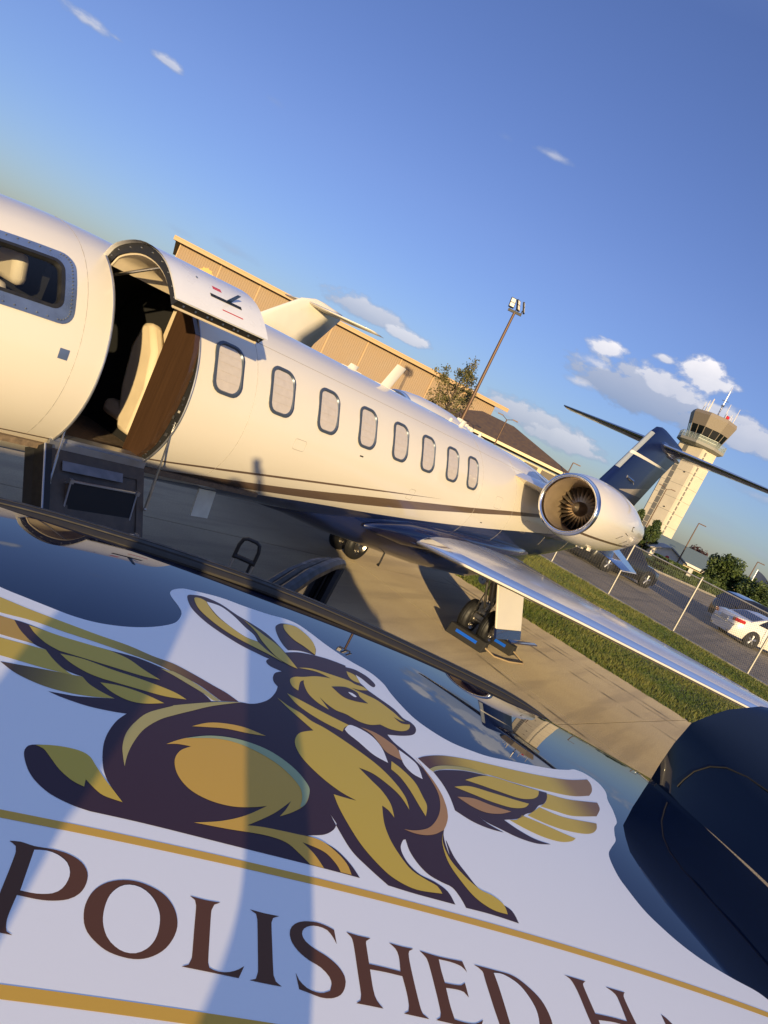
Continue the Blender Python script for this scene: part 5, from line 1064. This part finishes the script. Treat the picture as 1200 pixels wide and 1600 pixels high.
# lamp posts
m_pole = mat('bronze_pole', (.13, .075, .045), .5, metal=.3)
m_lens = mat('lamp_lens', (.85, .80, .68), .3)
def lamp_post(az, d, h, label, kind, r=.09):
    p = root('lamp_post', label, 'lamp post', PA(az, d), R(az+180), 'lamp posts round the apron and car park')
    mb = MB(); mb.tube([(0, 0, -.2), (0, 0, h)], [r, r*.6], 12); mb.box((0, 0, .2), (.5, .5, .5)); obj('pole', mb, m_pole, p, smooth=True)
    if kind == 'flood':
        mb = MB(); mb.box((0, 0, h+.05), (.16, 1.15, .2)); obj('crossbar', mb, m_black, p)
        for yv, rz, w in ((.5, 80, .7), (.02, 60, .7), (-.48, 12, .7)):
            m = Matrix.Rotation(R(rz), 3, 'Z') @ Matrix.Rotation(R(-24), 3, 'Y')
            mb = MB(); mb.box(Vector((0, yv, h+.62)), (.14, .44, .86), mtx=m); mb.tube([(0, yv, h+.1), (0, yv, h+.4)], .035, 6); hd_ = obj('floodlight', mb, m_black, p)
            mb = MB()
            for zz in (-.20, .20): mb.box(Vector((0, yv, h+.62))+m @ Vector((.075, 0, zz)), (.012, .36, .34), mtx=m)
            obj('lens', mb, m_lens, hd_)
    elif kind == 'arm':
        mb = MB(); mb.box((0, .42, h), (.22, .85, .10)); obj('lamp_head', mb, m_pole, p)
    else:
        for s in (1, -1):
            mb = MB(); mb.tube([(0, 0, h), (0, s*.5, h+.22)], .035, 6); mb.box((0, s*.75, h+.24), (.25, .55, .09)); obj('lamp_head', mb, m_pole, p)
lamp_post(29.75, 60, 13.4, 'tall bronze lamp post with three floodlights rising over the jet fuselage', 'flood', .17)
lamp_post(26.65, 70, 6.2, 'small twin headed lamp post in front of the brown roofed pavilion', 'twin')
lamp_post(10.9, 90, 6.0, 'slim lamp post with one head standing right of the control tower', 'arm')
lamp_post(6.35, 100, 5.2, 'farthest small lamp post beside the flag at the right edge', 'arm')
lamp_post(13.95, 95, 8.2, 'lamp post with two raised heads in front of the tower shaft', 'twin')
lamp_post(20.75, 80, 5.7, 'lamp post poking up just behind the engine', 'arm')
# trees
m_bark = mat('bark', (.12, .085, .055), .9, var=.3, vs=6, bump=.5)
def leaf_mat(name, c1, c2):
    def fn(nt, b):
        a = N(nt, 'ShaderNodeAttribute'); a.attribute_name = 'tint'; L(nt, mixc(nt, a.outputs['Fac'], (*c1, 1), (*c2, 1)), b.inputs['Base Color'])
    return mat(name, rough=.6, fn=fn)
m_lf = leaf_mat('broad_leaves', (.018, .040, .008), (.085, .12, .024)); m_lf2 = leaf_mat('thin_leaves', (.05, .065, .015), (.19, .15, .05)); m_lf3 = leaf_mat('conifer_needles', (.02, .045, .012), (.08, .11, .025)); m_lf4 = leaf_mat('plum_leaves', (.03, .012, .015), (.07, .03, .03))
def leaves(parent, pts, size, m_, name='crown', seed=1):
    r_ = np.random.RandomState(seed); n = len(pts); pts = np.array(pts); a = r_.normal(0, 1, (n, 3)); b = r_.normal(0, 1, (n, 3)); a /= np.linalg.norm(a, axis=1)[:, None]; b -= (a*b).sum(1)[:, None]*a; b /= np.linalg.norm(b, axis=1)[:, None]
    s = size*r_.uniform(.6, 1.4, (n, 1)); V = np.stack([pts-a*s*.5, pts+b*s*.35, pts+a*s*.5, pts-b*s*.35], 1)
    me = bpy.data.meshes.new(name); me.vertices.add(4*n); me.vertices.foreach_set('co', V.ravel()); me.loops.add(4*n); me.loops.foreach_set('vertex_index', np.arange(4*n)); me.polygons.add(n); me.polygons.foreach_set('loop_start', np.arange(0, 4*n, 4)); me.update(calc_edges=True)
    at = me.attributes.new('tint', 'FLOAT', 'POINT'); cl = np.array([mnoise.noise(Vector(p*.9)) for p in pts]); at.data.foreach_set('value', np.repeat(np.clip(.45+.7*cl+r_.normal(0, .18, n), 0, 1), 4))
    me.materials.append(m_); o = bpy.data.objects.new(name, me); COL.objects.link(o); o.parent = parent; return o
def tree(name, label, p, h, w, kind, m_, n, size, seed, trunk=.12, group=None):
    t = root(name, label, 'tree', p, 0, group); r_ = random.Random(seed)
    mb = MB(); z0 = h*(.28 if kind != 'cone' else .08)
    mb.tube([(0, 0, -.2), (.05, .02, z0), (.02, -.05, h*.6), (0, 0, h*.92)], [trunk, trunk*.8, trunk*.45, trunk*.12], 8)
    tips = []
    nl = 26 if kind == 'open' else 12
    for k in range(nl):
        a = r_.uniform(0, 6.28); zb = z0+(h*.85-z0)*k/nl; rr = w*.5*(1-((zb-z0)/(h-z0))*.6)*r_.uniform(.7, 1); q = [(0, 0, zb), (math.cos(a)*rr*.5, math.sin(a)*rr*.5, zb+rr*.45), (math.cos(a)*rr, math.sin(a)*rr, zb+rr*(1.0 if kind == 'open' else .6))]
        mb.tube(q, [trunk*.35, trunk*.2, trunk*.06], 5); tips.append(q)
        if kind == 'open':
            for b_ in range(3):
                c = Vector(q[1]).lerp(Vector(q[2]), r_.random()); d = c+Vector((r_.uniform(-.4, .4), r_.uniform(-.4, .4), r_.uniform(.1, .6)))*w*.25; mb.tube([c, d], [trunk*.1, trunk*.03], 4); tips.append([c, c.lerp(d, .5), d])
    obj('trunk', mb, m_bark, t, smooth=True)
    pts = []
    if kind == 'open':
        for q in tips:
            for _ in range(n//len(tips)):
                u = r_.random(); a = Vector(q[1]).lerp(Vector(q[2]), u); pts.append(a+Vector((r_.gauss(0, .22), r_.gauss(0, .22), r_.gauss(0, .22)))*w*.14)
    else:
        cl = []
        for _ in range(60):
            if kind == 'round': 
                v = Vector((r_.gauss(0, 1), r_.gauss(0, 1), r_.gauss(0, 1))).normalized()*r_.uniform(.5, 1); cl.append((Vector((v.x*w/2, v.y*w/2, h*.58+v.z*h*.40)), w*.15*r_.uniform(.7, 1.3)))
            else:
                zz = r_.uniform(.06, 1)*h; rr = w/2*(1-(zz/h))**.7*r_.uniform(.5, 1); a = r_.uniform(0, 6.28); cl.append((Vector((rr*math.cos(a), rr*math.sin(a), zz)), w*.13*r_.uniform(.7, 1.3)))
        for k in range(n):
            c, rr = cl[k % len(cl)]; v = Vector((r_.gauss(0, 1), r_.gauss(0, 1), r_.gauss(0, .8))); v = v.normalized()*rr*r_.random()**.4; pts.append(c+v)
    leaves(t, [tuple(p_) for p_ in pts], size, m_, seed=seed); return t
tree('young_tree', 'thin leafed young tree standing before the hangar left of the tall lamp post', PA(31.2, 62), 8.3, 5.6, 'open', m_lf2, 4600, .15, 5, .12)
tree('ornamental_tree', 'large round green tree behind the clipped hedge', PA(7.75, 82), 4.1, 4.2, 'round', m_lf, 14000, .22, 8)
tree('ornamental_tree', 'lower green tree touching the right side of the large round tree', PA(5.35, 80), 2.9, 3.6, 'round', m_lf, 8000, .20, 9)
tree('ornamental_tree', 'dark leafed tree at the right edge behind the flag', PA(3.9, 84), 4.2, 4.5, 'round', m_lf, 8000, .22, 19)
tree('conifer', 'upright conifer at the foot of the control tower', PA(13.35, 92), 4.1, 2.9, 'cone', m_lf3, 11000, .20, 11)
tree('conifer', 'second conifer half hidden behind the engine cowling', PA(14.7, 94), 4.6, 2.6, 'cone', m_lf3, 7000, .20, 12)
tree('plum_tree', 'small purple leafed tree beyond the low green roof', PA(9.95, 120), 4.0, 3.6, 'round', m_lf4, 4000, .25, 13)
def hedge(label, a, b_, d0, d1, h, wd, n, seed):
    hroot = root('hedge', label, 'hedge', PA((a+b_)/2, (d0+d1)/2)); r_ = random.Random(seed); pts = []
    P0, P1 = PA(a, d0), PA(b_, d1); dirv = (P1-P0).normalized(); nr_ = Vector((-dirv.y, dirv.x, 0)); ln = (P1-P0).length
    for k in range(n):
        u = r_.random(); v = r_.uniform(-1, 1); z = r_.random(); 
        if r_.random() < .7:
            if r_.random() < .5: z = 1-.12*r_.random()
            else: v = math.copysign(1-.12*r_.random(), v)
        pts.append(tuple(P0+dirv*(u*ln)+nr_*(v*wd/2)+Vector((0, 0, .15+z*h*(1+.08*mnoise.noise(Vector((u*ln*.6, 0, seed))))))-Vector(hroot.location)))
    leaves(hroot, pts, .16, m_lf, 'foliage', seed)
    mb = MB(); mb.box((P0+P1)/2+Vector((0, 0, .1+h*.4))-Vector(hroot.location), (ln*.97, wd*.75, h*.8), rz=math.atan2(dirv.y, dirv.x)); obj('shade_core', mb, mat('hedge_shade', (.012, .022, .006), .9), hroot)  # solid dark core, its colour painted as the shade inside the hedge
hedge('upper clipped hedge running from the tower foot to the round tree', 12.0, 6.9, 73, 83, 1.0, 2.0, 17000, 3)
hedge('lower clipped hedge along the kerb of the car park', 12.2, 7.2, 66.5, 76, .42, 2.2, 15000, 4)
# utility box between the hedges
mb = MB(); mb.box(PA(9.85, 74.5, .75), (.35, .35, 1.1)); top(obj('utility_box', mb, m_white), 'little white utility box standing in the hedge', 'utility box')
# low buildings by the tower
lb = root('terminal_annex', 'low building with a grey green roof right of the tower foot', 'building', PA(10.2, 118, -1.6), R(-78))
mb = MB(); mb.box((0, 0, 1.4), (16, 9, 2.8)); obj('wall', mb, m_cream2, lb)
mb = MB(); V = [(-8.8, -5.3, 2.75), (8.8, -5.3, 2.75), (8.8, 5.3, 2.75), (-8.8, 5.3, 2.75), (-8.8, 0, 4.9), (8.8, 0, 4.9)]; mb.add(V, [(0, 1, 5, 4), (2, 3, 4, 5), (0, 4, 3), (1, 2, 5), (3, 2, 1, 0)]); obj('roof', mb, mat('green_metal_roof', (.15, .19, .17), .5, var=.1), lb)
mb = MB(); mb.box((0, -5.35, 2.68), (17.8, .14, .34)); obj('fascia', mb, mat('fascia_white', (.75, .70, .6), .6), lb)
sh_ = root('guard_shed', 'small white gabled shed with a red sign at the foot of the tower', 'shed', PA(12.0, 92, -.9), R(-60))
mb = MB(); mb.prism([(-2, 0), (2, 0), (2, 2.2), (0, 3.0), (-2, 2.2)], (0, -1.6, 0), (1, 0, 0), (0, 0, 1), (0, 1, 0), 3.2); obj('wall', mb, mat('shed_white', (.7, .62, .5), .7), sh_)
mb = MB(); mb.loft([[Vector((x, y, z)) for x, z in ((-2.3, 2.1), (0, 3.05), (2.3, 2.1), (2.3, 2.22), (0, 3.2), (-2.3, 2.22))] for y in (-1.9, 1.9)]); obj('roof', mb, mat('shed_roof', (.35, .33, .30), .7), sh_)
mb = MB(); mb.sphere((0, -1.66, 1.9), .22, 12, (1, .1, 1)); obj('sign_disc', mb, m_red, sh_)
# flag
fl = root('flag_pole', 'flag pole with a dark blue and white flag at the right edge', 'flag', PA(6.1, 96))
mb = MB(); mb.tube([(0, 0, 0), (0, 0, 4.3)], .05, 8); obj('pole', mb, m_alu, fl)
def flag_fn(nt, b):
    t = N(nt, 'ShaderNodeTexCoord'); w = N(nt, 'ShaderNodeTexWave'); w.inputs['Scale'].default_value = .9; w.inputs['Distortion'].default_value = 5; L(nt, t.outputs['Object'], w.inputs[0])
    L(nt, mixc(nt, math_(nt, 'GREATER_THAN', w.outputs['Fac'], .62), (.03, .045, .10, 1), (.45, .45, .5, 1)), b.inputs['Base Color'])
mb = MB(); mb.grid(lambda u, v: Vector((.1*math.sin(u*7)*u, -.05-2.2*u, 4.2-1.5*v-.9*u+.1*math.sin(u*5))), [k/10 for k in range(11)], [0, .5, 1]); obj('flag_cloth', mb, mat('flag_cloth', rough=.7, fn=flag_fn), fl, smooth='all')

# ------------------------------------------------------------------ control tower
TC = PA(13.35, 152); tw = root('control_tower', 'tall cream concrete airport control tower with a flared glass cab', 'tower', TC, 0)
m_tc = mat('tower_concrete', (.60, .54, .44), .8, dr=.8, var=.05, vs=.5, bump=.1); m_tg = mat('tower_grey', (.19, .18, .16), .7); m_fas = mat('cab_fascia', (.235, .195, .15), .6, var=.04)
az = R(13.35); vx = Vector((math.sin(az), -math.cos(az), 0)); vy = Vector((-math.cos(az), -math.sin(az), 0))   # vx to the right in view, vy to the viewer
# plan, right/toward-viewer coordinates: broad left face, bevelled right face
PL = [(-3.65, -3.0), (-3.65, -.6), (-1.1, 2.3), (.55, 3.0), (3.35, 1.2), (3.6, -2.8), (0, -4.6)]
PL = [(-3.7, -2.6), (-3.5, .35), (.75, 3.1), (1.15, 3.0), (3.5, .7), (3.45, -2.6), (0, -4.6)]
NF = 8; HS = 21.4
for k in range(NF):
    z0, z1 = HS*k/NF+(.025 if k else 0), HS*(k+1)/NF-.025
    mb = MB(); mb.loft([[vx*a+vy*b_+Vector((0, 0, z)) for a, b_ in PL] for z in (z0, z1)]); obj('concrete_storey', mb, m_tc, tw)
    mb = MB(); mb.loft([[vx*a*.985+vy*b_*.985+Vector((0, 0, z)) for a, b_ in PL] for z in (z1-.02, z1+.08)]); obj('joint', mb, m_tg, tw)
def face_pt(i, u, o, z):
    a = Vector(PL[i]); b_ = Vector(PL[i+1]); d = (b_-a).normalized(); n = Vector((-d.y, d.x)); 
    if n.dot((a+b_)/2) < 0: n = -n
    p = a.lerp(b_, u)+n*o; return vx*p.x+vy*p.y+Vector((0, 0, z))
def strip(i, u0, u1, n, name, m_, gap=.05):
    for k in range(n):
        z0, z1 = .4+(HS-1.0)*k/n+gap, .4+(HS-1.0)*(k+1)/n-gap
        mb = MB(); mb.loft([[face_pt(i, u0, .03, z), face_pt(i, u1, .03, z), face_pt(i, u1, -.05, z), face_pt(i, u0, -.05, z)] for z in (z0, z1)]); obj(name, mb, m_, tw)
strip(1, .22, .40, 15, 'grey_wall_panel', m_tg); strip(3, .12, .24, 20, 'stair_window', m_tg, .10)
for u, z in ((.78, 18.6), (.78, 15.9), (.72, 8.5)):
    mb = MB(); mb.sphere(face_pt(1, u, .02, z), .16, 8); obj('vent', mb, m_dark, tw)
def octo(r, z, rot=22.5): return [vx*r*math.cos(R(rot+45*k))+vy*r*math.sin(R(rot+45*k))+Vector((0, 0, z)) for k in range(8)]
RO = 12
mb = MB(); mb.loft([octo(3.6, 21.1, RO), octo(4.6, 21.5, RO), octo(4.6, 22.0, RO), octo(3.0, 22.0, RO)]); obj('balcony', mb, mat('balcony_grey', (.27, .26, .23), .7), tw)
rl = octo(4.55, 23.1, RO); rb = octo(4.55, 22.0, RO); mb = MB()
for k in range(8):
    a, b_ = rl[k], rl[(k+1) % 8]; mb.tube([a, b_], .045, 5); mb.tube([a-Vector((0, 0, .55)), b_-Vector((0, 0, .55))], .035, 5)
    for q in range(5): p = a.lerp(b_, q/5); mb.tube([p, p-Vector((0, 0, 1.1))], .035, 5)
obj('railing', mb, mat('railing_galvanised', (.40, .45, .42), .5, metal=.4), tw)
mb = MB()
for k in range(8):
    a, b_, c_, d_ = rb[k], rb[(k+1) % 8], rl[(k+1) % 8], rl[k]; mb.add([a, b_, c_.lerp(b_, .1), d_.lerp(a, .1)], [(0, 1, 2, 3)])
def mesh_fn(nt, b): b.inputs['Alpha'].default_value = .45
obj('railing_mesh', mb, mat('railing_mesh', (.33, .38, .34), .6, fn=mesh_fn), tw)
mb = MB(); mb.loft([octo(3.15, 22.0, RO), octo(3.25, 22.7, RO)]); obj('cab_base', mb, m_fas, tw)
g0, g1 = octo(3.25, 22.7, RO), octo(3.85, 25.0, RO)
for k in range(8):
    a, b_, c_, d_ = g0[k], g0[(k+1) % 8], g1[(k+1) % 8], g1[k]
    for q in range(2):
        u0, u1 = q/2+.025, (q+1)/2-.025
        mb = MB(); mb.add([a.lerp(b_, u0), a.lerp(b_, u1), d_.lerp(c_, u1), d_.lerp(c_, u0)], [(0, 1, 2, 3)]); obj('cab_window', mb, m_tint, tw)
        mb = MB(); mb.tube([a.lerp(b_, q/2), d_.lerp(c_, q/2)], .07, 6); obj('mullion', mb, m_fas, tw)
mb = MB(); mb.loft([octo(3.0, 22.7, RO), octo(3.55, 25.0, RO)]); obj('cab_core', mb, m_dark, tw)
mb = MB(); mb.loft([octo(3.9, 24.9, RO), octo(4.45, 27.0, RO), octo(4.25, 27.6, RO), octo(3.8, 27.7, RO)]); obj('cab_fascia', mb, m_fas, tw)
for k in range(14):
    a = rnd.uniform(0, 360); r = rnd.uniform(2.6, 3.9); h = rnd.uniform(1.0, 3.0); p = vx*r*math.cos(R(a))+vy*r*math.sin(R(a)); mb = MB(); mb.tube([p+Vector((0, 0, 27.6)), p+Vector((0, 0, 27.7+h))], [.07, .045], 6); obj('antenna', mb, m_white, tw)
mb = MB(); pm = vx*.2; mb.tube([pm+Vector((0, 0, 27.6)), pm+Vector((0, 0, 33.2))], [.16, .08], 8); mb.box(pm+Vector((0, 0, 31.2)), (.1, 1.2, .1)); mb.box(pm+Vector((0, 0, 30.2)), (.5, .5, .3)); mb.tube([pm+Vector((0, 0, 33)), pm+Vector((0, 0, 34))], .04, 5); obj('mast', mb, m_steel, tw)
mb = MB(); mb.sphere(vx*1.9+vy*1+Vector((0, 0, 28.3)), .42, 12); obj('warning_light', mb, m_red, tw)

# ------------------------------------------------------------------ chain link fence
m_gal = mat('galvanised_steel', (.42, .40, .36), .45, metal=.5, var=.1, vs=12); m_link = mat('chain_wire', (.17, .16, .13), .6, metal=.3)
fence = root('chain_link_fence', 'galvanised chain link fence between the grass and the car park', 'fence', (fence_x(5), 5, 0))
ysf = [1.5+2.43*k for k in range(-3, 8)]
FH = 1.86
for k, y in enumerate(ysf):
    p = Vector((fence_x(y), y, 0)); mb = MB(); mb.tube([p-Vector((0, 0, .1)), p+Vector((0, 0, FH+.06))], .032, 10); mb.sphere(p+Vector((0, 0, FH+.07)), .042, 8); obj('post', mb, m_gal, fence, smooth=True, world=True)
    if k == len(ysf)-1: continue
    y2 = ysf[k+1]; q = Vector((fence_x(y2), y2, 0)); mb = MB(); mb.tube([p+Vector((0, 0, FH)), q+Vector((0, 0, FH))], .022, 8); obj('top_rail', mb, m_gal, fence, smooth=True, world=True)
    d = (q-p).normalized(); ln = (q-p).length; mb = MB(); pitch = .075; W_ = .0042; n_ = Vector((d.y, -d.x, 0))*.004; z0, z1 = .06, FH-.02; hz = z1-z0
    j = -int(hz/pitch)-1
    while j*pitch < ln:
        for s_ in (1, -1):
            u0, u1 = j*pitch, j*pitch+hz
            a0, b0 = max(u0, 0), min(u1, ln)
            if b0-a0 < .02: continue
            za, zb = z0+(a0-u0), z0+(b0-u0)
            if s_ < 0: za, zb = z1-(a0-u0), z1-(b0-u0)
            A = p+d*a0+Vector((0, 0, za))+n_*s_; B = p+d*b0+Vector((0, 0, zb))+n_*s_; w = (d*(-s_)+Vector((0, 0, 1))).normalized()*W_*.7; o_ = Vector((d.y, -d.x, 0))*W_
            mb.add([A+w, A-w*.5+o_, A-w*.5-o_, B+w, B-w*.5+o_, B-w*.5-o_], [(0, 1, 4, 3), (1, 2, 5, 4), (2, 0, 3, 5)])
        j += 1
    stuff(obj('chain_link_mesh', mb, m_link, fence, world=True))

# ------------------------------------------------------------------ cars
def car(name, label, cat, loc, rz, length, width, prof, belt, roofp, wr, wx, body, glass_inset=.10, clear=.2, taillight=None):
    """prof: list of (x, z) of the lower body top line; roofp: list of (x, z) of the greenhouse; x forward, 0 at the middle"""
    c = root(name, label, cat, loc, rz)
    hw_ = width/2
    def ring(x, zt):
        e = min(1, (length/2-abs(x))/.45); e = .80+.20*math.sin(max(0, e)*math.pi/2)
        P = [(hw_*e-.10, clear), (hw_*e-.02, clear+.18), (hw_*e, .55), (hw_*e-.02, zt-.14), (hw_*e-.07, zt-.03), (hw_*e-.18, zt)]
        return [Vector((x, a, z)) for a, z in P]+[Vector((x, -a, z)) for a, z in P[::-1]]
    mb = MB(); mb.loft([ring(x, z) for x, z in prof]); obj('body', mb, body, c, smooth=True)
    gw = lambda x, z: hw_-.08-(z-belt)*.42
    mb = MB(); mb.loft([[Vector((x, gw(x, z)*s, z)) for s in (1, .85, .4, 0, -.4, -.85, -1)] for x, z in roofp], cap=False, ring_closed=False)
    rr = [(x, z) for x, z in roofp]
    for s in (1, -1): mb.add([(x, s*gw(x, z), z) for x, z in rr]+[(rr[-1][0], s*gw(0, belt), belt-.05), (rr[0][0], s*gw(0, belt), belt-.05)], [tuple(range(len(rr)+2))])
    obj('cabin', mb, body, c, smooth=True)
    xs_ = [p[0] for p in rr]; zm = max(z for _, z in rr)
    top_ = [p for p in rr if p[1] > zm-.12]
    # side windows, front and rear screens slightly proud
    xa, xb = top_[0][0], top_[-1][0]
    for s in (1, -1):
        for u0, u1 in ((.04, .40), (.44, .70), (.74, .97)):
            lo = lambda u: rr[0][0]+.25+(rr[-1][0]-rr[0][0]-.5)*u; hi = lambda u: xa+.02+(xb-xa-.04)*u
            mb = MB(); z0, z1 = belt+.02, zm-.09; mb.add([(lo(u0), s*(gw(0, z0)+.006), z0), (lo(u1), s*(gw(0, z0)+.006), z0), (hi(u1), s*(gw(0, z1)+.006), z1), (hi(u0), s*(gw(0, z1)+.006), z1)], [(0, 1, 2, 3)]); obj('side_window', mb, m_tint, c)
    for (x0, z0), (x1, z1), nm, sg in ((rr[0], top_[0], 'rear_window', -1), (rr[-1], top_[-1], 'windshield', 1)):
        a = Vector((x0, 0, z0)).lerp(Vector((x1, 0, z1)), .12); b_ = Vector((x0, 0, z0)).lerp(Vector((x1, 0, z1)), .90); nv_ = Vector((z1-z0, 0, -(x1-x0))).normalized()*-sg*-1
        nv_ = Vector((sg*abs(z1-z0), 0, abs(x1-x0))).normalized()*.012
        mb = MB(); mb.add([a+nv_+Vector((0, gw(0, a.z)*.9, 0)), a+nv_-Vector((0, gw(0, a.z)*.9, 0)), b_+nv_-Vector((0, gw(0, b_.z)*.86, 0)), b_+nv_+Vector((0, gw(0, b_.z)*.86, 0))], [(0, 1, 2, 3)]); obj(nm, mb, m_tint, c)
    for s in (1, -1):
        for xw in wx:
            mb = MB(); mb.lathe([(0, .01), (0, wr+.05), (.03, wr+.05), (.03, .01)], (xw, s*(hw_-.012)-.015, wr), axis='Y', n=28); obj('wheel_arch', mb, m_dark, c)
            t = MB(); t.lathe([(-.11, wr*.62), (-.11, wr*.93), (-.09, wr), (.09, wr), (.11, wr*.93), (.11, wr*.62)], (xw, s*(hw_-.09), wr), axis='Y', n=28); w_ = obj('wheel', t, m_black, c, smooth=True)
            t = MB(); t.lathe([(-.105, wr*.66), (-.06, wr*.6), (.06, wr*.6), (.105, wr*.66)], (xw, s*(hw_-.09), wr), axis='Y', n=28)
            for k in range(5):
                a = 2*math.pi*k/5+.3
                for dd in (-.13, .13): t.tube([(xw, s*(hw_+.005), wr), (xw+wr*.62*math.cos(a+dd), s*(hw_+.005), wr+wr*.62*math.sin(a+dd))], [.035, .022], 6)
            obj('rim', t, m_alu, w_, smooth=True)
    return c
m_cw = mat('car_white', (.78, .74, .68), .3, coat=1., coatr=.03); m_cb = mat('car_black', (.008, .008, .009), .3, coat=1., coatr=.03); m_tail = mat('tail_lamp', (.45, .01, .012), .15, coat=1.)
hd_az = -45
wp = Vector((34.76, 2.64, 0)); hdir = Vector((math.cos(R(hd_az)), math.sin(R(hd_az)), 0)); lft = Vector((-hdir.y, hdir.x, 0))
wheelbase = 2.85; ctr = wp+hdir*(wheelbase/2-.0)+lft*.85
sed = car('sedan', 'white sedan seen from its rear corner behind the fence', 'car', ctr, R(hd_az), 4.85, 1.82, [(-2.42, .55), (-2.40, .86), (-2.30, .98), (-1.95, 1.03), (-1.5, 1.02), (-.8, .98), (1.0, .95), (1.9, .86), (2.3, .72), (2.42, .5)], 1.0, [(-1.75, 1.02), (-1.05, 1.34), (-.5, 1.43), (.1, 1.44), (.45, 1.38), (1.15, .98)], .335, (-1.425, 1.425), m_cw)
for s in (1, -1):
    mb = MB(); mb.loft([[Vector((-2.435+q*.12*0, s*.52, z)), Vector((-2.44, s*.70, z+.01)), Vector((-2.34, s*.86, z+.02)), Vector((-2.08, s*.905, z+.03))] for z, q in ((.77, 0), (.91, 0))], cap=False, ring_closed=False); obj('tail_light', mb, m_tail, sed)
    mb = MB(); mb.box((-2.42, s*.55, .27), (.08, .12, .05)); obj('exhaust', mb, m_steel, sed)
mb = MB(); mb.box((-2.425, 0, .74), (.02, .50, .14)); obj('number_plate', mb, mat('plate_white', (.5, .5, .5), .5), sed)
for s in (1, -1):
    for pts in ([(-1.0, .905, .98), (-1.02, .915, .6), (-.95, .90, .32)], [(.08, .905, .98), (.08, .915, .6), (.08, .90, .25)], [(1.1, .905, .94), (1.12, .915, .6), (1.0, .90, .28)]):
        mb = MB(); mb.tube([(a, s*b_, c_) for a, b_, c_ in pts], .006, 4); obj('door_seam', mb, m_black, sed)
    for xh in (-.75, .35): mb = MB(); mb.box((xh, s*.915, .84), (.18, .03, .03)); obj('door_handle', mb, m_chrome, sed)
    mb = MB(); mb.box((.95, s*1.0, 1.02), (.16, .20, .13)); obj('side_mirror', mb, m_cw, sed, bevel=.03)
mb = MB(); mb.tube([(-2.43, -.80, .60), (-2.45, 0, .60), (-2.43, .80, .60)], .008, 5); obj('bumper_seam', mb, m_black, sed)
w1, w2 = Vector((34.22, 9.34, 0)), Vector((37.1, 8.0, 0)); hdv = (w2-w1).normalized(); a_ = math.atan2(hdv.y, hdv.x); lf2 = Vector((-hdv.y, hdv.x, 0))
car('parked_suv', 'black suv behind the fence partly hidden by the engine', 'car', (w1+w2)/2+lf2*.9, a_, 5.0, 1.95, [(-2.5, .6), (-2.48, .95), (-2.35, 1.08), (-1, 1.12), (.9, 1.10), (1.7, 1.04), (2.35, .92), (2.5, .6)], 1.1, [(-2.35, 1.1), (-2.05, 1.62), (-1.5, 1.74), (0, 1.76), (.35, 1.70), (1.15, 1.10)], .40, (-1.5, 1.5), m_cb)
car('parked_suv', 'black suv whose dark roof shows just beyond the white sedan', 'car', Vector((42.6, 3.3, 0)), R(-45), 4.9, 1.95, [(-2.45, .6), (-2.42, .95), (-2.3, 1.08), (-1, 1.12), (.9, 1.10), (1.7, 1.04), (2.3, .92), (2.45, .6)], 1.1, [(-2.3, 1.1), (-2.0, 1.60), (-1.4, 1.72), (0, 1.74), (.35, 1.68), (1.15, 1.10)], .38, (-1.45, 1.45), m_cb)
car('parked_car', 'dark car at the far left of the car park behind the first fence posts', 'car', PA(17.6, 38), R(-25), 4.6, 1.85, [(-2.3, .6), (-2.28, .9), (-2.1, 1.0), (-1, 1.0), (.9, .98), (1.7, .9), (2.2, .8), (2.3, .6)], 1.0, [(-1.9, 1.0), (-1.3, 1.4), (-.4, 1.48), (.3, 1.46), (.6, 1.4), (1.2, 1.0)], .33, (-1.4, 1.4), m_cb)
